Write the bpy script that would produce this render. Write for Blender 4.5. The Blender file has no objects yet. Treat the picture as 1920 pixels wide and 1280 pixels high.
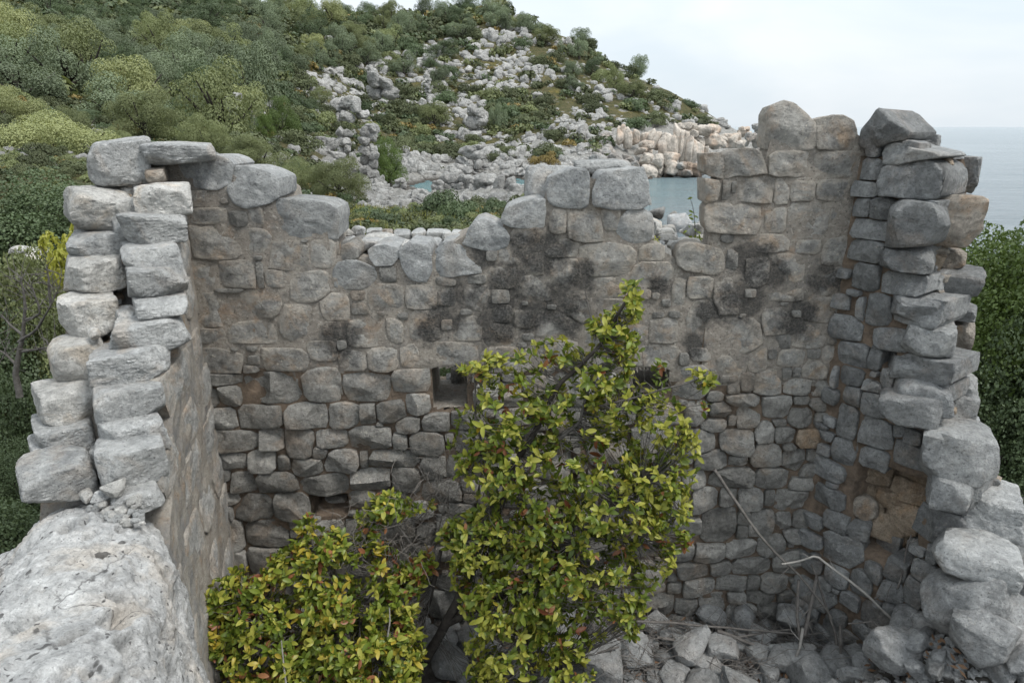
import bpy, math, random
import numpy as np
from mathutils import Vector, Matrix, Euler

SC = bpy.context.scene
COL = SC.collection
rng = np.random.default_rng(7)
random.seed(7)

# ------------------------------------------------------------------ camera, sky, sun, exposure
FPX = 1280.0                                   # 24 mm on 36 mm, in the photograph's pixels
PITCH = math.atan(402 / FPX)                   # sea horizon sits 402 px above the centre
cam = bpy.data.cameras.new('camera')
cam.lens = 24; cam.sensor_width = 36; cam.clip_start = 0.05; cam.clip_end = 60000
camo = bpy.data.objects.new('camera', cam); COL.objects.link(camo)
camo.location = (0, 0, 0)
camo.rotation_euler = (math.pi / 2 - PITCH, 0, 0)
SC.camera = camo

SUN_EL, SUN_AZ = math.radians(56), math.radians(118)      # azimuth clockwise from +Y
world = bpy.data.worlds.new('World'); SC.world = world; world.use_nodes = True
wn = world.node_tree; wn.nodes.clear()
def wnode(t, **k):
    n = wn.nodes.new(t)
    for a, b in k.items(): setattr(n, a, b)
    return n
sky = wnode('ShaderNodeTexSky', sky_type='NISHITA', sun_disc=False)
sky.sun_elevation = SUN_EL; sky.sun_rotation = SUN_AZ; sky.air_density = 1.0; sky.dust_density = 3.0
sky_s = wnode('ShaderNodeMix', data_type='RGBA', blend_type='MULTIPLY'); sky_s.inputs[0].default_value = 1
wn.links.new(sky.outputs[0], sky_s.inputs[6]); sky_s.inputs[7].default_value = (.10, .10, .10, 1)
geo = wnode('ShaderNodeTexCoord')
mp = wnode('ShaderNodeMapping'); mp.inputs['Scale'].default_value = (1, 1, 3.2)
wn.links.new(geo.outputs['Generated'], mp.inputs[0])
cl = wnode('ShaderNodeTexNoise'); cl.inputs['Scale'].default_value = 2.3; cl.inputs['Detail'].default_value = 5
cl.inputs['Roughness'].default_value = .5; cl.inputs['Distortion'].default_value = .4
wn.links.new(mp.outputs[0], cl.inputs['Vector'])
cr = wnode('ShaderNodeValToRGB')
cr.color_ramp.elements[0].position = .38; cr.color_ramp.elements[0].color = (.74, .825, .89, 1)
cr.color_ramp.elements[1].position = .60; cr.color_ramp.elements[1].color = (.875, .925, .965, 1)
wn.links.new(cl.outputs[0], cr.inputs[0])
smix = wnode('ShaderNodeMix', data_type='RGBA'); smix.inputs[0].default_value = .9
wn.links.new(sky_s.outputs[2], smix.inputs[6]); wn.links.new(cr.outputs[0], smix.inputs[7])
bg = wnode('ShaderNodeBackground'); bg.inputs[1].default_value = 0.625
wo = wnode('ShaderNodeOutputWorld')
sxyz = wnode('ShaderNodeSeparateXYZ'); wn.links.new(geo.outputs['Generated'], sxyz.inputs[0])
zen = wnode('ShaderNodeMapRange'); zen.inputs[1].default_value = 0; zen.inputs[2].default_value = 1; zen.inputs[3].default_value = 1.0; zen.inputs[4].default_value = 1.9
wn.links.new(sxyz.outputs[2], zen.inputs[0])
zmul = wnode('ShaderNodeVectorMath', operation='SCALE'); wn.links.new(smix.outputs[2], zmul.inputs[0]); wn.links.new(zen.outputs[0], zmul.inputs['Scale'])
wn.links.new(zmul.outputs[0], bg.inputs[0]); wn.links.new(bg.outputs[0], wo.inputs[0])

sl = bpy.data.lights.new('sun', 'SUN'); sl.energy = 1.5; sl.angle = math.radians(16); sl.color = (1, .96, .9)
so = bpy.data.objects.new('sun', sl); COL.objects.link(so)
sdir = Vector((math.sin(SUN_AZ) * math.cos(SUN_EL), math.cos(SUN_AZ) * math.cos(SUN_EL), math.sin(SUN_EL)))
so.rotation_euler = sdir.to_track_quat('Z', 'Y').to_euler(); so.location = sdir * 60
SC.view_settings.view_transform = 'Standard'; SC.view_settings.look = 'None'
SC.view_settings.exposure = 0.8; SC.view_settings.gamma = 1.0; SC.view_settings.use_curve_mapping = False
SC.cycles.max_bounces = 6; SC.cycles.transparent_max_bounces = 8

# ------------------------------------------------------------------ rays and noise
CP, SP = math.cos(PITCH), math.sin(PITCH)
def ray(px, py):
    x = (np.asarray(px, float) - 960) / FPX; y = -(np.asarray(py, float) - 640) / FPX
    return x, CP + y * SP, -SP + y * CP
def at(px, py, Y):
    """point seen at pixel (px,py) of the photograph at ground distance Y"""
    x, dy, dz = ray(px, py)
    return np.array([x / dy * Y, Y, dz / dy * Y])
def proj(p):
    p = np.asarray(p, float)
    d = p[..., 1] * CP - p[..., 2] * SP
    u = p[..., 1] * SP + p[..., 2] * CP
    d = np.where(d < .01, .01, d)
    return 960 + FPX * p[..., 0] / d, 640 - FPX * u / d, d

def _hash(ix, iy, iz, seed):
    h = (ix.astype(np.int64) * 374761393 + iy.astype(np.int64) * 668265263 + iz.astype(np.int64) * 1440662683 + seed * 974711) & 0xffffffff
    h = ((h ^ (h >> 13)) * 1274126177) & 0xffffffff
    h = (h ^ (h >> 16)) * 2246822519 & 0xffffffff
    return ((h ^ (h >> 15)) & 0xffffff) / float(0xffffff)
def vnoise(p, seed=0):
    p = np.asarray(p, float); f = np.floor(p); t = p - f; t = t * t * (3 - 2 * t); i = f.astype(np.int64)
    r = 0
    for a in (0, 1):
        wx = t[..., 0] if a else 1 - t[..., 0]
        for b in (0, 1):
            wy = t[..., 1] if b else 1 - t[..., 1]
            for c in (0, 1):
                wz = t[..., 2] if c else 1 - t[..., 2]
                r = r + wx * wy * wz * _hash(i[..., 0] + a, i[..., 1] + b, i[..., 2] + c, seed)
    return r * 2 - 1
def fbm(p, seed=0, oct=4, ridged=False):
    p = np.asarray(p, float); s = 0; a = 1.0; n = 0
    for o in range(oct):
        v = vnoise(p * 2 ** o + o * 17.3, seed + o)
        if ridged: v = 1 - 2 * np.abs(v)
        s = s + a * v; n += a; a *= .5
    return s / n
def sstep(a, b, x):
    t = np.clip((np.asarray(x, float) - a) / (b - a), 0, 1); return t * t * (3 - 2 * t)
def nz2(x, y, s=1.0, seed=0, oct=3):
    x, y = np.broadcast_arrays(np.asarray(x, float), np.asarray(y, float))
    return fbm(np.stack([np.asarray(x) * s, np.asarray(y) * s, np.zeros_like(np.asarray(x, float)) + .37], -1), seed, oct)

# ------------------------------------------------------------------ mesh and object helpers
def mesh(name, verts, faces, smooth=True, mat=None, midx=None):
    """faces: int array (n,3) or (n,4), or list of such arrays"""
    verts = np.asarray(verts, np.float32)
    if not isinstance(faces, list): faces = [faces]
    faces = [np.asarray(f, np.int32) for f in faces if len(f)]
    me = bpy.data.meshes.new(name)
    me.vertices.add(len(verts)); me.vertices.foreach_set('co', verts.ravel())
    nl = sum(f.size for f in faces); npoly = sum(len(f) for f in faces)
    me.loops.add(nl); me.loops.foreach_set('vertex_index', np.concatenate([f.ravel() for f in faces]))
    tot = np.concatenate([np.full(len(f), f.shape[1], np.int32) for f in faces])
    st = np.concatenate([[0], np.cumsum(tot)[:-1]]).astype(np.int32)
    me.polygons.add(npoly); me.polygons.foreach_set('loop_start', st); me.polygons.foreach_set('loop_total', tot)
    me.polygons.foreach_set('use_smooth', np.full(npoly, smooth))
    if mat is not None:
        for m in (mat if isinstance(mat, (list, tuple)) else [mat]): me.materials.append(m)
    if midx is not None: me.polygons.foreach_set('material_index', np.asarray(midx, np.int32))
    me.update(calc_edges=True); me.validate()
    return me
def crisp(me, deg=24):
    me.set_sharp_from_angle(angle=math.radians(deg)); return me
def obj(name, me, parent=None, loc=None, rot=None, scale=None, label=None, cat=None, group=None, kind=None):
    o = bpy.data.objects.new(name, me); COL.objects.link(o)
    if parent is not None: o.parent = parent
    if loc is not None: o.location = [float(v) for v in loc]
    if rot is not None: o.rotation_euler = rot
    if scale is not None: o.scale = (scale,) * 3 if np.isscalar(scale) else [float(v) for v in scale]
    for k, v in (('label', label), ('category', cat), ('group', group), ('kind', kind)):
        if v: o[k] = v
    return o
def empty(name, loc, label, cat, group=None, rot=None, scale=None):
    return obj(name, None, loc=loc, rot=rot, scale=scale, label=label, cat=cat, group=group)
def grid_faces(nu, nv, mask=None):
    i = np.arange(nu - 1)[:, None] * nv + np.arange(nv - 1)[None, :]
    q = np.stack([i, i + nv, i + nv + 1, i + 1], -1)
    return q[mask] if mask is not None else q.reshape(-1, 4)
def join(parts):
    vs, fs, n = [], [], 0
    for v, f in parts:
        vs.append(v); fs.append(np.asarray(f) + n); n += len(v)
    return np.concatenate(vs), np.concatenate(fs)
def tube(pts, radii, sides=6):
    pts = np.asarray(pts, float); n = len(pts)
    radii = np.broadcast_to(np.asarray(radii, float), (n,))
    tan = np.gradient(pts, axis=0); tan /= np.linalg.norm(tan, axis=1)[:, None] + 1e-9
    ref = np.array([.31, .22, .92]); a = np.cross(tan, ref); a /= np.linalg.norm(a, axis=1)[:, None] + 1e-9
    b = np.cross(tan, a)
    th = np.arange(sides) / sides * 2 * math.pi
    v = pts[:, None] + radii[:, None, None] * (np.cos(th)[None, :, None] * a[:, None] + np.sin(th)[None, :, None] * b[:, None])
    i = np.arange(n - 1)[:, None] * sides; j = np.arange(sides)[None]; k = (j + 1) % sides
    f = np.stack([i + j, i + k, i + sides + k, i + sides + j], -1).reshape(-1, 4)
    return v.reshape(-1, 3), f
def ico(sub):
    t = (1 + 5 ** .5) / 2
    v = [(-1, t, 0), (1, t, 0), (-1, -t, 0), (1, -t, 0), (0, -1, t), (0, 1, t), (0, -1, -t), (0, 1, -t), (t, 0, -1), (t, 0, 1), (-t, 0, -1), (-t, 0, 1)]
    v = [np.array(q) / np.linalg.norm(q) for q in v]
    f = [(0, 11, 5), (0, 5, 1), (0, 1, 7), (0, 7, 10), (0, 10, 11), (1, 5, 9), (5, 11, 4), (11, 10, 2), (10, 7, 6), (7, 1, 8),
         (3, 9, 4), (3, 4, 2), (3, 2, 6), (3, 6, 8), (3, 8, 9), (4, 9, 5), (2, 4, 11), (6, 2, 10), (8, 6, 7), (9, 8, 1)]
    for _ in range(sub):
        c = {}; g = []
        def mid(a, b):
            k = (min(a, b), max(a, b))
            if k not in c:
                m = v[a] + v[b]; v.append(m / np.linalg.norm(m)); c[k] = len(v) - 1
            return c[k]
        for a, b, d in f:
            x, y, z = mid(a, b), mid(b, d), mid(d, a); g += [(a, x, z), (b, y, x), (d, z, y), (x, y, z)]
        f = g
    return np.array(v), np.array(f, np.int32)
ICO = {s: ico(s) for s in range(5)}
def rock(seed, dims=(1, 1, 1), sub=3, box=3.2, facets=9, cut=(.72, .95), amp=.06, freq=2.2, ridged=False, fine=.6, sharp=30):
    """chipped block: a solid cut by a jittered box and by random planes, edges slightly worn; dims are full sizes.
    box: small = rounded boulder with many planes, large = squared block"""
    r = np.random.default_rng(seed); d, f = ICO[sub]; N = []; Hh = []
    tilt = .10 if box >= 3.9 else (.2 if box >= 3.1 else .34)
    for k in range(3):
        for sg in (-1, 1):
            n = np.zeros(3); n[k] = sg; n = n + r.normal(size=3) * tilt * np.array([1, 1, .8]); N.append(n / np.linalg.norm(n)); Hh.append(r.uniform(.92, 1.04))
    diag = 1.12 if box >= 3.9 else (1.02 if box >= 3.1 else .95)
    for _ in range(facets + 5):
        n = r.normal(size=3); n /= np.linalg.norm(n); sup = np.abs(n).sum() ; N.append(n); Hh.append(max(.8, min(sup * r.uniform(cut[0], 1.02), r.uniform(.9, 1.28) * diag)))
    A_ = np.maximum(d @ np.array(N).T, 1e-4) / np.array(Hh)
    p = d * (np.sum(A_ ** sharp, 1) ** (-1 / sharp))[:, None]
    p = p / np.maximum(np.abs(p).max(0), .2)
    q = p * np.array(dims) / np.mean(dims)
    n1 = fbm(q * freq + seed * 3.1, seed % 97, 3, ridged); n2 = fbm(q * freq * 4 + seed, seed % 89, 2, True)
    p = p * (1 + amp * n1 + amp * fine * n2)[:, None]
    return p * np.array(dims) / 2, f
def rotm(r, tilt=.3):
    return np.array(Euler((r.normal() * tilt, r.normal() * tilt, r.uniform(0, 6.28))).to_matrix())

# ------------------------------------------------------------------ materials
class NT:
    def __init__(self, name):
        self.m = bpy.data.materials.new(name); self.m.use_nodes = True; self.t = self.m.node_tree; self.t.nodes.clear()
    def n(self, t, ins=None, **k):
        nd = self.t.nodes.new(t)
        for a, b in k.items(): setattr(nd, a, b)
        for a, b in (ins or {}).items():
            if hasattr(b, 'bl_idname') or isinstance(b, bpy.types.NodeSocket): self.t.links.new(b, nd.inputs[a])
            else: nd.inputs[a].default_value = b
        return nd
    def noise(self, vec, scale, detail=5, rough=.55, dist=0.0):
        return self.n('ShaderNodeTexNoise', {'Vector': vec, 'Scale': scale, 'Detail': detail, 'Roughness': rough, 'Distortion': dist}).outputs[0]
    def ramp(self, fac, a, b, ca=0.0, cb=1.0):
        return self.n('ShaderNodeMapRange', {0: fac, 1: a, 2: b, 3: ca, 4: cb}).outputs[0]
    def mix(self, f, a, b, blend='MIX'):
        nd = self.n('ShaderNodeMix', {0: f, 6: a, 7: b}, data_type='RGBA', blend_type=blend); return nd.outputs[2]
    def math(self, op, a, b=0.0, clamp=False):
        return self.n('ShaderNodeMath', {0: a, 1: b}, operation=op, use_clamp=clamp).outputs[0]
    def pos(self): return self.n('ShaderNodeNewGeometry').outputs['Position']
    def vadd(self, v, off): return self.n('ShaderNodeVectorMath', {0: v, 1: off}, operation='ADD').outputs[0]
    def vmul(self, v, off): return self.n('ShaderNodeVectorMath', {0: v, 1: off}, operation='MULTIPLY').outputs[0]
    def bump(self, h, strength, dist, nrm=None):
        i = {'Height': h, 'Strength': strength, 'Distance': dist}
        if nrm is not None: i['Normal'] = nrm
        return self.n('ShaderNodeBump', i).outputs[0]
    def out(self, sh): self.n('ShaderNodeOutputMaterial', {0: sh}); return self.m
def c4(c): return (c[0], c[1], c[2], 1)

def stone_mat(name, dark, light, warm=(.42, .25, .13), warm_amt=.3, speck=.3, blotch=.4, scale=1.0, blobs=None, bump=1.0, lichen=(.075, .073, .07), vary=.3, pits=False, smear=False):
    n = NT(name); p = n.pos()
    rnd = n.n('ShaderNodeObjectInfo').outputs['Random']
    big = n.noise(p, 2.6 * scale, 6, .6)
    col = n.mix(n.ramp(big, .34, .66), c4(dark), c4(light))
    mid = n.noise(n.vadd(p, (9.1, 3.3, 5.2)), 13 * scale, 6, .65)
    col = n.mix(n.ramp(mid, .3, .72, -.3, .5), col, c4([v * 1.45 for v in light]), 'MIX')
    wf = n.math('MULTIPLY', n.ramp(n.noise(n.vadd(p, (3.7, 8.8, 1.9)), 3.1 * scale, 5, .6, .6), .52, .66), warm_amt, True)
    col = n.mix(wf, col, c4(warm))
    bl = n.math('MULTIPLY', n.ramp(n.noise(n.vadd(p, (5.7, 1.8, 7.9)), 7.5 * scale, 6, .7), .54, .68), blotch, True)
    col = n.mix(bl, col, c4([v * .42 for v in dark]))
    sp = n.math('MULTIPLY', n.ramp(n.noise(n.vadd(p, (1.7, 4.8, 2.9)), 34 * scale, 4, .65), .585, .65), n.ramp(n.noise(n.vadd(p, (7.7, 2.8, .9)), 3.3 * scale, 3), .45, .62), True)
    col = n.mix(n.math('MULTIPLY', sp, speck, True), col, (.58, .54, .47, 1))
    pit = n.ramp(n.noise(n.vadd(p, (4.4, 6.1, 3.3)), 55 * scale, 3, .6), .30, .40, 1.0, 0.0)
    col = n.mix(n.math('MULTIPLY', pit, .6), col, c4([v * .3 for v in dark]))
    if smear:
        rim = n.n('ShaderNodeAttribute', attribute_name='rim').outputs['Fac']
        sm = n.ramp(n.math('ADD', rim, n.ramp(n.noise(n.vadd(p, (6.6, 2.7, 1.1)), 8, 8, .75), .25, .75, -.62, .62)), .55, .95)
        mc = n.mix(n.ramp(n.noise(p, 3, 6, .65), .35, .65), (.34, .31, .275, 1), (.50, .455, .395, 1))
        mc = n.mix(n.math('MULTIPLY', n.ramp(n.noise(n.vadd(p, (4, 1, 3)), 4.2, 5, .6), .58, .70), .5, True), mc, (.45, .28, .16, 1))
        col = n.mix(n.math('MULTIPLY', sm, .85), col, mc)
    grit = n.noise(n.vadd(p, (2.2, 7.1, 4.3)), 21 * scale, 10, .82)
    gv = n.ramp(grit, .3, .7, .70, 1.62)
    col = n.mix(1.0, col, n.n('ShaderNodeCombineColor', {0: gv, 1: gv, 2: gv}).outputs[0], 'MULTIPLY')
    if pits:
        wp = n.vadd(p, n.n('ShaderNodeVectorMath', {0: n.n('ShaderNodeTexNoise', {'Vector': p, 'Scale': 7.0, 'Detail': 4.0}).outputs[1], 1: (.14, .14, .14)}, operation='MULTIPLY').outputs[0])
        v1 = n.n('ShaderNodeTexVoronoi', {'Vector': wp, 'Scale': 8.0}); sel = n.ramp(n.n('ShaderNodeSeparateColor', {0: v1.outputs['Color']}).outputs[0], .55, 1.0, 0, .3)
        v1b = n.n('ShaderNodeTexVoronoi', {'Vector': wp, 'Scale': 26.0}); selb = n.ramp(n.n('ShaderNodeSeparateColor', {0: v1b.outputs['Color']}).outputs[0], .6, 1.0, 0, .34)
        hole = n.math('MAXIMUM', n.ramp(n.math('SUBTRACT', sel, v1.outputs['Distance']), 0, .06), n.ramp(n.math('SUBTRACT', selb, v1b.outputs['Distance']), 0, .08))
        v2 = n.n('ShaderNodeTexVoronoi', {'Vector': n.vmul(wp, (1.3, .8, 1)), 'Scale': 2.1}, feature='DISTANCE_TO_EDGE'); crack = n.math('MULTIPLY', n.ramp(v2.outputs['Distance'], .004, .016, .8, 0), n.ramp(n.noise(p, 2.3, 3), .48, .6), True)
        hole = n.math('MAXIMUM', hole, crack)
        col = n.mix(n.math('MULTIPLY', hole, .8), col, (.07, .068, .065, 1))
    if blobs:
        acc = None
        for x, y, z, r in blobs:
            d = n.n('ShaderNodeVectorMath', {0: p, 1: (x, y, z)}, operation='DISTANCE').outputs['Value']
            v = n.math('SUBTRACT', 1.0, n.math('DIVIDE', d, r))
            acc = v if acc is None else n.math('MAXIMUM', acc, v)
        acc = n.math('ADD', acc, n.ramp(n.noise(p, 5.5, 6, .7), .2, .8, -.75, .75))
        acc = n.math('MULTIPLY', n.ramp(acc, -.02, .5), n.ramp(n.noise(p, 60, 3, .6), .35, .6, .65, .95), True)
        col = n.mix(acc, col, c4(lichen))
    col = n.mix(1.0, col, n.n('ShaderNodeCombineColor', {0: n.ramp(rnd, 0, 1, 1 - vary, 1 + vary), 1: n.ramp(rnd, 0, 1, 1 - vary, 1 + vary), 2: n.ramp(rnd, 0, 1, 1 - vary * 1.05, 1 + vary * .97)}).outputs[0], 'MULTIPLY')
    b1 = n.noise(p, 16 * scale, 8, .7)
    b2 = n.noise(p, 70 * scale, 5, .7)
    nr = n.bump(b1, .95 * bump, .07)
    nr = n.bump(b2, .8 * bump, .016, nr)
    nr = n.bump(pit, -.5 * bump, .01, nr)
    if pits: nr = n.bump(hole, -1.0, .03, nr)
    sh = n.n('ShaderNodeBsdfPrincipled', {'Base Color': col, 'Roughness': .92, 'Specular IOR Level': .2, 'Normal': nr})
    return n.out(sh.outputs[0])

def BL(px, py, r, Y=5.48):
    q = at(px, py, Y); return (q[0], q[1], q[2], r)
BLOBS = [BL(1015, 470, .30), BL(955, 540, .34), BL(905, 480, .2), BL(1050, 580, .3), BL(930, 610, .26), BL(860, 560, .2), BL(840, 600, .2), BL(1090, 520, .17), BL(1000, 590, .25),
         BL(640, 640, .2), BL(920, 410, .16), BL(1410, 490, .22), BL(1400, 560, .3), BL(1330, 590, .16), BL(1490, 600, .25), BL(1560, 520, .2), BL(980, 455, .2), BL(1440, 520, .2), BL(1240, 540, .12), BL(800, 630, .14), BL(1300, 650, .12)]
M_BACK = stone_mat('weathered_wall_stone', (.26, .255, .245), (.43, .415, .385), (.50, .355, .23), .6, 1.0, .45, blobs=BLOBS, bump=1.25, vary=.08, smear=True)
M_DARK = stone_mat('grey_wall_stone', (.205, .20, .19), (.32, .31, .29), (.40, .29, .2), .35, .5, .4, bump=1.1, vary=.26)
M_TOPS = stone_mat('pale_grey_block', (.25, .257, .26), (.40, .402, .395), (.42, .33, .24), .2, .25, .3, vary=.14)
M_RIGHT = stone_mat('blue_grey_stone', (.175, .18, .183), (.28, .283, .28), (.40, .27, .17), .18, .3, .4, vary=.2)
M_CONG = stone_mat('broken_pinkish_stone', (.26, .23, .20), (.50, .45, .39), (.46, .30, .18), .55, .5, .5, 1.4, bump=1.4, vary=.1)
M_PALE = stone_mat('pale_limestone', (.34, .335, .32), (.58, .565, .535), (.55, .44, .32), .45, .2, .3, vary=.12)
M_PALEG = stone_mat('silver_grey_limestone', (.27, .275, .275), (.45, .45, .44), (.48, .36, .25), .25, .2, .3, vary=.14)
M_RUB = stone_mat('rubble_limestone', (.19, .195, .197), (.32, .322, .32), (.36, .27, .2), .15, .2, .4, vary=.22)
M_TAN = stone_mat('tan_broken_stone', (.27, .21, .155), (.46, .375, .29), (.45, .29, .17), .5, .3, .5, 1.3, bump=1.4, vary=.15)
M_ORANGE = stone_mat('orange_brick_piece', (.40, .17, .08), (.52, .26, .13), (.5, .25, .12), .3, .1, .3, vary=.1)
M_SHORE = None

def mortar_mat():
    n = NT('lime_mortar'); p = n.pos()
    big = n.noise(p, 2.2, 6, .65)
    col = n.mix(n.ramp(big, .35, .65), (.36, .325, .285, 1), (.50, .455, .395, 1))
    col = n.mix(n.math('MULTIPLY', n.ramp(n.noise(n.vadd(p, (2, 5, 8)), 6, 6, .7), .5, .64), .85, True), col, (.30, .29, .27, 1))
    col = n.mix(n.math('MULTIPLY', n.ramp(n.noise(n.vadd(p, (4, 1, 3)), 4.2, 5, .6), .58, .70), .5, True), col, (.45, .28, .16, 1))
    col = n.mix(n.ramp(n.noise(p, 19, 9, .8), .38, .66, .5, 0), col, (.15, .13, .11, 1))
    col = n.mix(n.ramp(n.noise(p, 30, 6, .75), .55, .64, 0, .75), col, (.56, .52, .46, 1))
    col = n.mix(n.ramp(n.noise(n.vadd(p, (3, 3, 3)), 40, 4, .7), .33, .42, .7, 0), col, (.06, .052, .045, 1))
    acc = None
    for x, y, z, r in BLOBS:
        d = n.n('ShaderNodeVectorMath', {0: p, 1: (x, y, z)}, operation='DISTANCE').outputs['Value']
        v = n.math('SUBTRACT', 1.0, n.math('DIVIDE', d, r)); acc = v if acc is None else n.math('MAXIMUM', acc, v)
    acc = n.math('ADD', acc, n.ramp(n.noise(p, 5.5, 6, .7), .2, .8, -.75, .75))
    acc = n.math('MULTIPLY', n.ramp(acc, -.02, .5), n.ramp(n.noise(p, 60, 3, .6), .35, .6, .65, .95), True)
    col = n.mix(acc, col, (.075, .073, .07, 1))
    nr = n.bump(n.noise(p, 22, 8, .75), .9, .05); nr = n.bump(n.noise(p, 95, 4, .7), .7, .012, nr)
    return n.out(n.n('ShaderNodeBsdfPrincipled', {'Base Color': col, 'Roughness': .95, 'Specular IOR Level': .1, 'Normal': nr}).outputs[0])
M_MORTAR = mortar_mat()
def joint_mat():
    n = NT('earthy_joint_fill'); p = n.pos()
    col = n.mix(n.ramp(n.noise(p, 7, 6, .7), .35, .68), (.15, .12, .095, 1), (.34, .26, .195, 1))
    nr = n.bump(n.noise(p, 30, 8, .75), 1, .05)
    return n.out(n.n('ShaderNodeBsdfPrincipled', {'Base Color': col, 'Roughness': .97, 'Specular IOR Level': .1, 'Normal': nr}).outputs[0])
M_JOINT = joint_mat()

def leaf_mat(name, a, b, rough=.38, trans=.35, objvar=.25):
    n = NT(name)
    if rough > .45: a, b = [x * .72 + y * .28 for x, y in zip(a, b)], [y * .72 + x * .28 for x, y in zip(a, b)]
    isl = n.n('ShaderNodeNewGeometry').outputs['Random Per Island']
    rnd = n.n('ShaderNodeObjectInfo').outputs['Random']
    f = n.math('FRACT', n.math('ADD', n.math('MULTIPLY', rnd, 7.31), isl))
    col = n.mix(f, c4(a), c4(b))
    k = n.ramp(rnd, 0, 1, 1 - objvar, 1 + objvar)
    col = n.mix(1.0, col, n.n('ShaderNodeCombineColor', {0: k, 1: k, 2: k}).outputs[0], 'MULTIPLY')
    pr = n.n('ShaderNodeBsdfPrincipled', {'Base Color': col, 'Roughness': rough, 'Specular IOR Level': .35})
    tr = n.n('ShaderNodeBsdfTranslucent', {0: n.mix(.5, col, (1, .95, .3, 1), 'MULTIPLY')})
    return n.out(n.n('ShaderNodeMixShader', {0: trans, 1: pr.outputs[0], 2: tr.outputs[0]}).outputs[0])
def plain(name, a, b, scale=8, rough=.9, bump=.5):
    n = NT(name); p = n.pos()
    col = n.mix(n.ramp(n.noise(p, scale, 6, .65), .33, .68), c4(a), c4(b))
    nr = n.bump(n.noise(p, scale * 4, 6, .7), bump, .02)
    return n.out(n.n('ShaderNodeBsdfPrincipled', {'Base Color': col, 'Roughness': rough, 'Specular IOR Level': .2, 'Normal': nr}).outputs[0])
M_BARK = plain('grey_bark', (.075, .068, .06), (.17, .16, .15), 18)
M_DARKBARK = plain('dark_bark', (.035, .03, .027), (.085, .075, .065), 18)
M_DEAD = plain('dry_grey_wood', (.10, .09, .082), (.22, .205, .19), 22)
M_PALEDEAD = plain('bleached_wood', (.27, .255, .235), (.42, .40, .37), 20)
LEAF = [leaf_mat('laurel_leaf_green', (.12, .17, .022), (.23, .28, .04), objvar=.2),
        leaf_mat('laurel_leaf_dark', (.085, .13, .022), (.16, .21, .032), objvar=.2),
        leaf_mat('laurel_leaf_lime', (.31, .33, .05), (.42, .41, .085), objvar=.15),
        leaf_mat('laurel_leaf_yellow', (.40, .30, .035), (.48, .40, .07), objvar=.15),
        leaf_mat('laurel_leaf_brown', (.20, .065, .03), (.36, .17, .08), objvar=.2)]
CROWN = {'grey': leaf_mat('grey_green_foliage', (.095, .128, .072), (.20, .24, .145), .6, .25, .3),
         'olive': leaf_mat('olive_foliage', (.13, .155, .065), (.255, .285, .13), .6, .3, .25),
         'lime': leaf_mat('light_green_foliage', (.23, .26, .11), (.38, .40, .19), .6, .3, .15),
         'deep': leaf_mat('deep_green_foliage', (.05, .078, .035), (.115, .155, .072), .55, .2, .25),
         'fresh': leaf_mat('fresh_green_foliage', (.058, .098, .024), (.125, .175, .042), .5, .3, .2),
         'scrub': leaf_mat('dark_scrub_foliage', (.058, .075, .034), (.13, .145, .07), .7, .2, .3),
         'rust': leaf_mat('rusty_dry_foliage', (.20, .145, .045), (.30, .235, .085), .7, .25, .2)}

def shore_mat():
    n = NT('karst_limestone'); p = n.pos()
    rnd = n.n('ShaderNodeObjectInfo').outputs['Random']
    sx = n.n('ShaderNodeSeparateXYZ', {0: p}).outputs[2]
    big = n.noise(p, .5, 7, .65)
    col = n.mix(n.ramp(big, .36, .64), (.40, .395, .38, 1), (.61, .60, .575, 1))
    str_ = n.noise(n.vmul(p, (1.6, 1.6, .35)), 1.3, 6, .7)
    col = n.mix(n.ramp(str_, .52, .68, 0, .7), col, (.20, .195, .19, 1))
    wz = n.math('ADD', sx, n.ramp(n.noise(p, .45, 5), .25, .75, -2.2, 2.2))
    warm = n.math('MULTIPLY', n.ramp(wz, -4.2, 1.0, .8, 0.0), n.ramp(n.n('ShaderNodeSeparateXYZ', {0: p}).outputs[0], 8, 14), True)
    col = n.mix(n.math('MULTIPLY', warm, n.ramp(n.noise(n.vmul(p, (1, 1, .4)), .8, 4), .4, .6), True), col, (.50, .36, .26, 1))
    wet = n.ramp(n.math('ADD', sx, n.ramp(n.noise(p, .8, 3), .3, .7, -.25, .25)), -5.35, -4.95, 1.0, 0.0)
    col = n.mix(n.math('MULTIPLY', wet, .88), col, (.05, .042, .035, 1))
    col = n.mix(n.ramp(n.noise(p, 4.5, 5, .7), .34, .44, .75, 0), col, (.10, .10, .095, 1))
    k = n.ramp(rnd, 0, 1, .82, 1.12)
    col = n.mix(1.0, col, n.n('ShaderNodeCombineColor', {0: k, 1: k, 2: k}).outputs[0], 'MULTIPLY')
    nr = n.bump(n.noise(p, 1.6, 8, .75), 1.0, .6); nr = n.bump(n.noise(p, 7, 6, .7), .8, .12, nr)
    return n.out(n.n('ShaderNodeBsdfPrincipled', {'Base Color': col, 'Roughness': .93, 'Specular IOR Level': .15, 'Normal': nr}).outputs[0])
M_SHORE = shore_mat()
M_CLIFF = stone_mat('cream_cliff_rock', (.29, .26, .225), (.47, .425, .375), (.46, .33, .24), .6, .1, .5, .12, bump=3.0, vary=.08)

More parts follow.
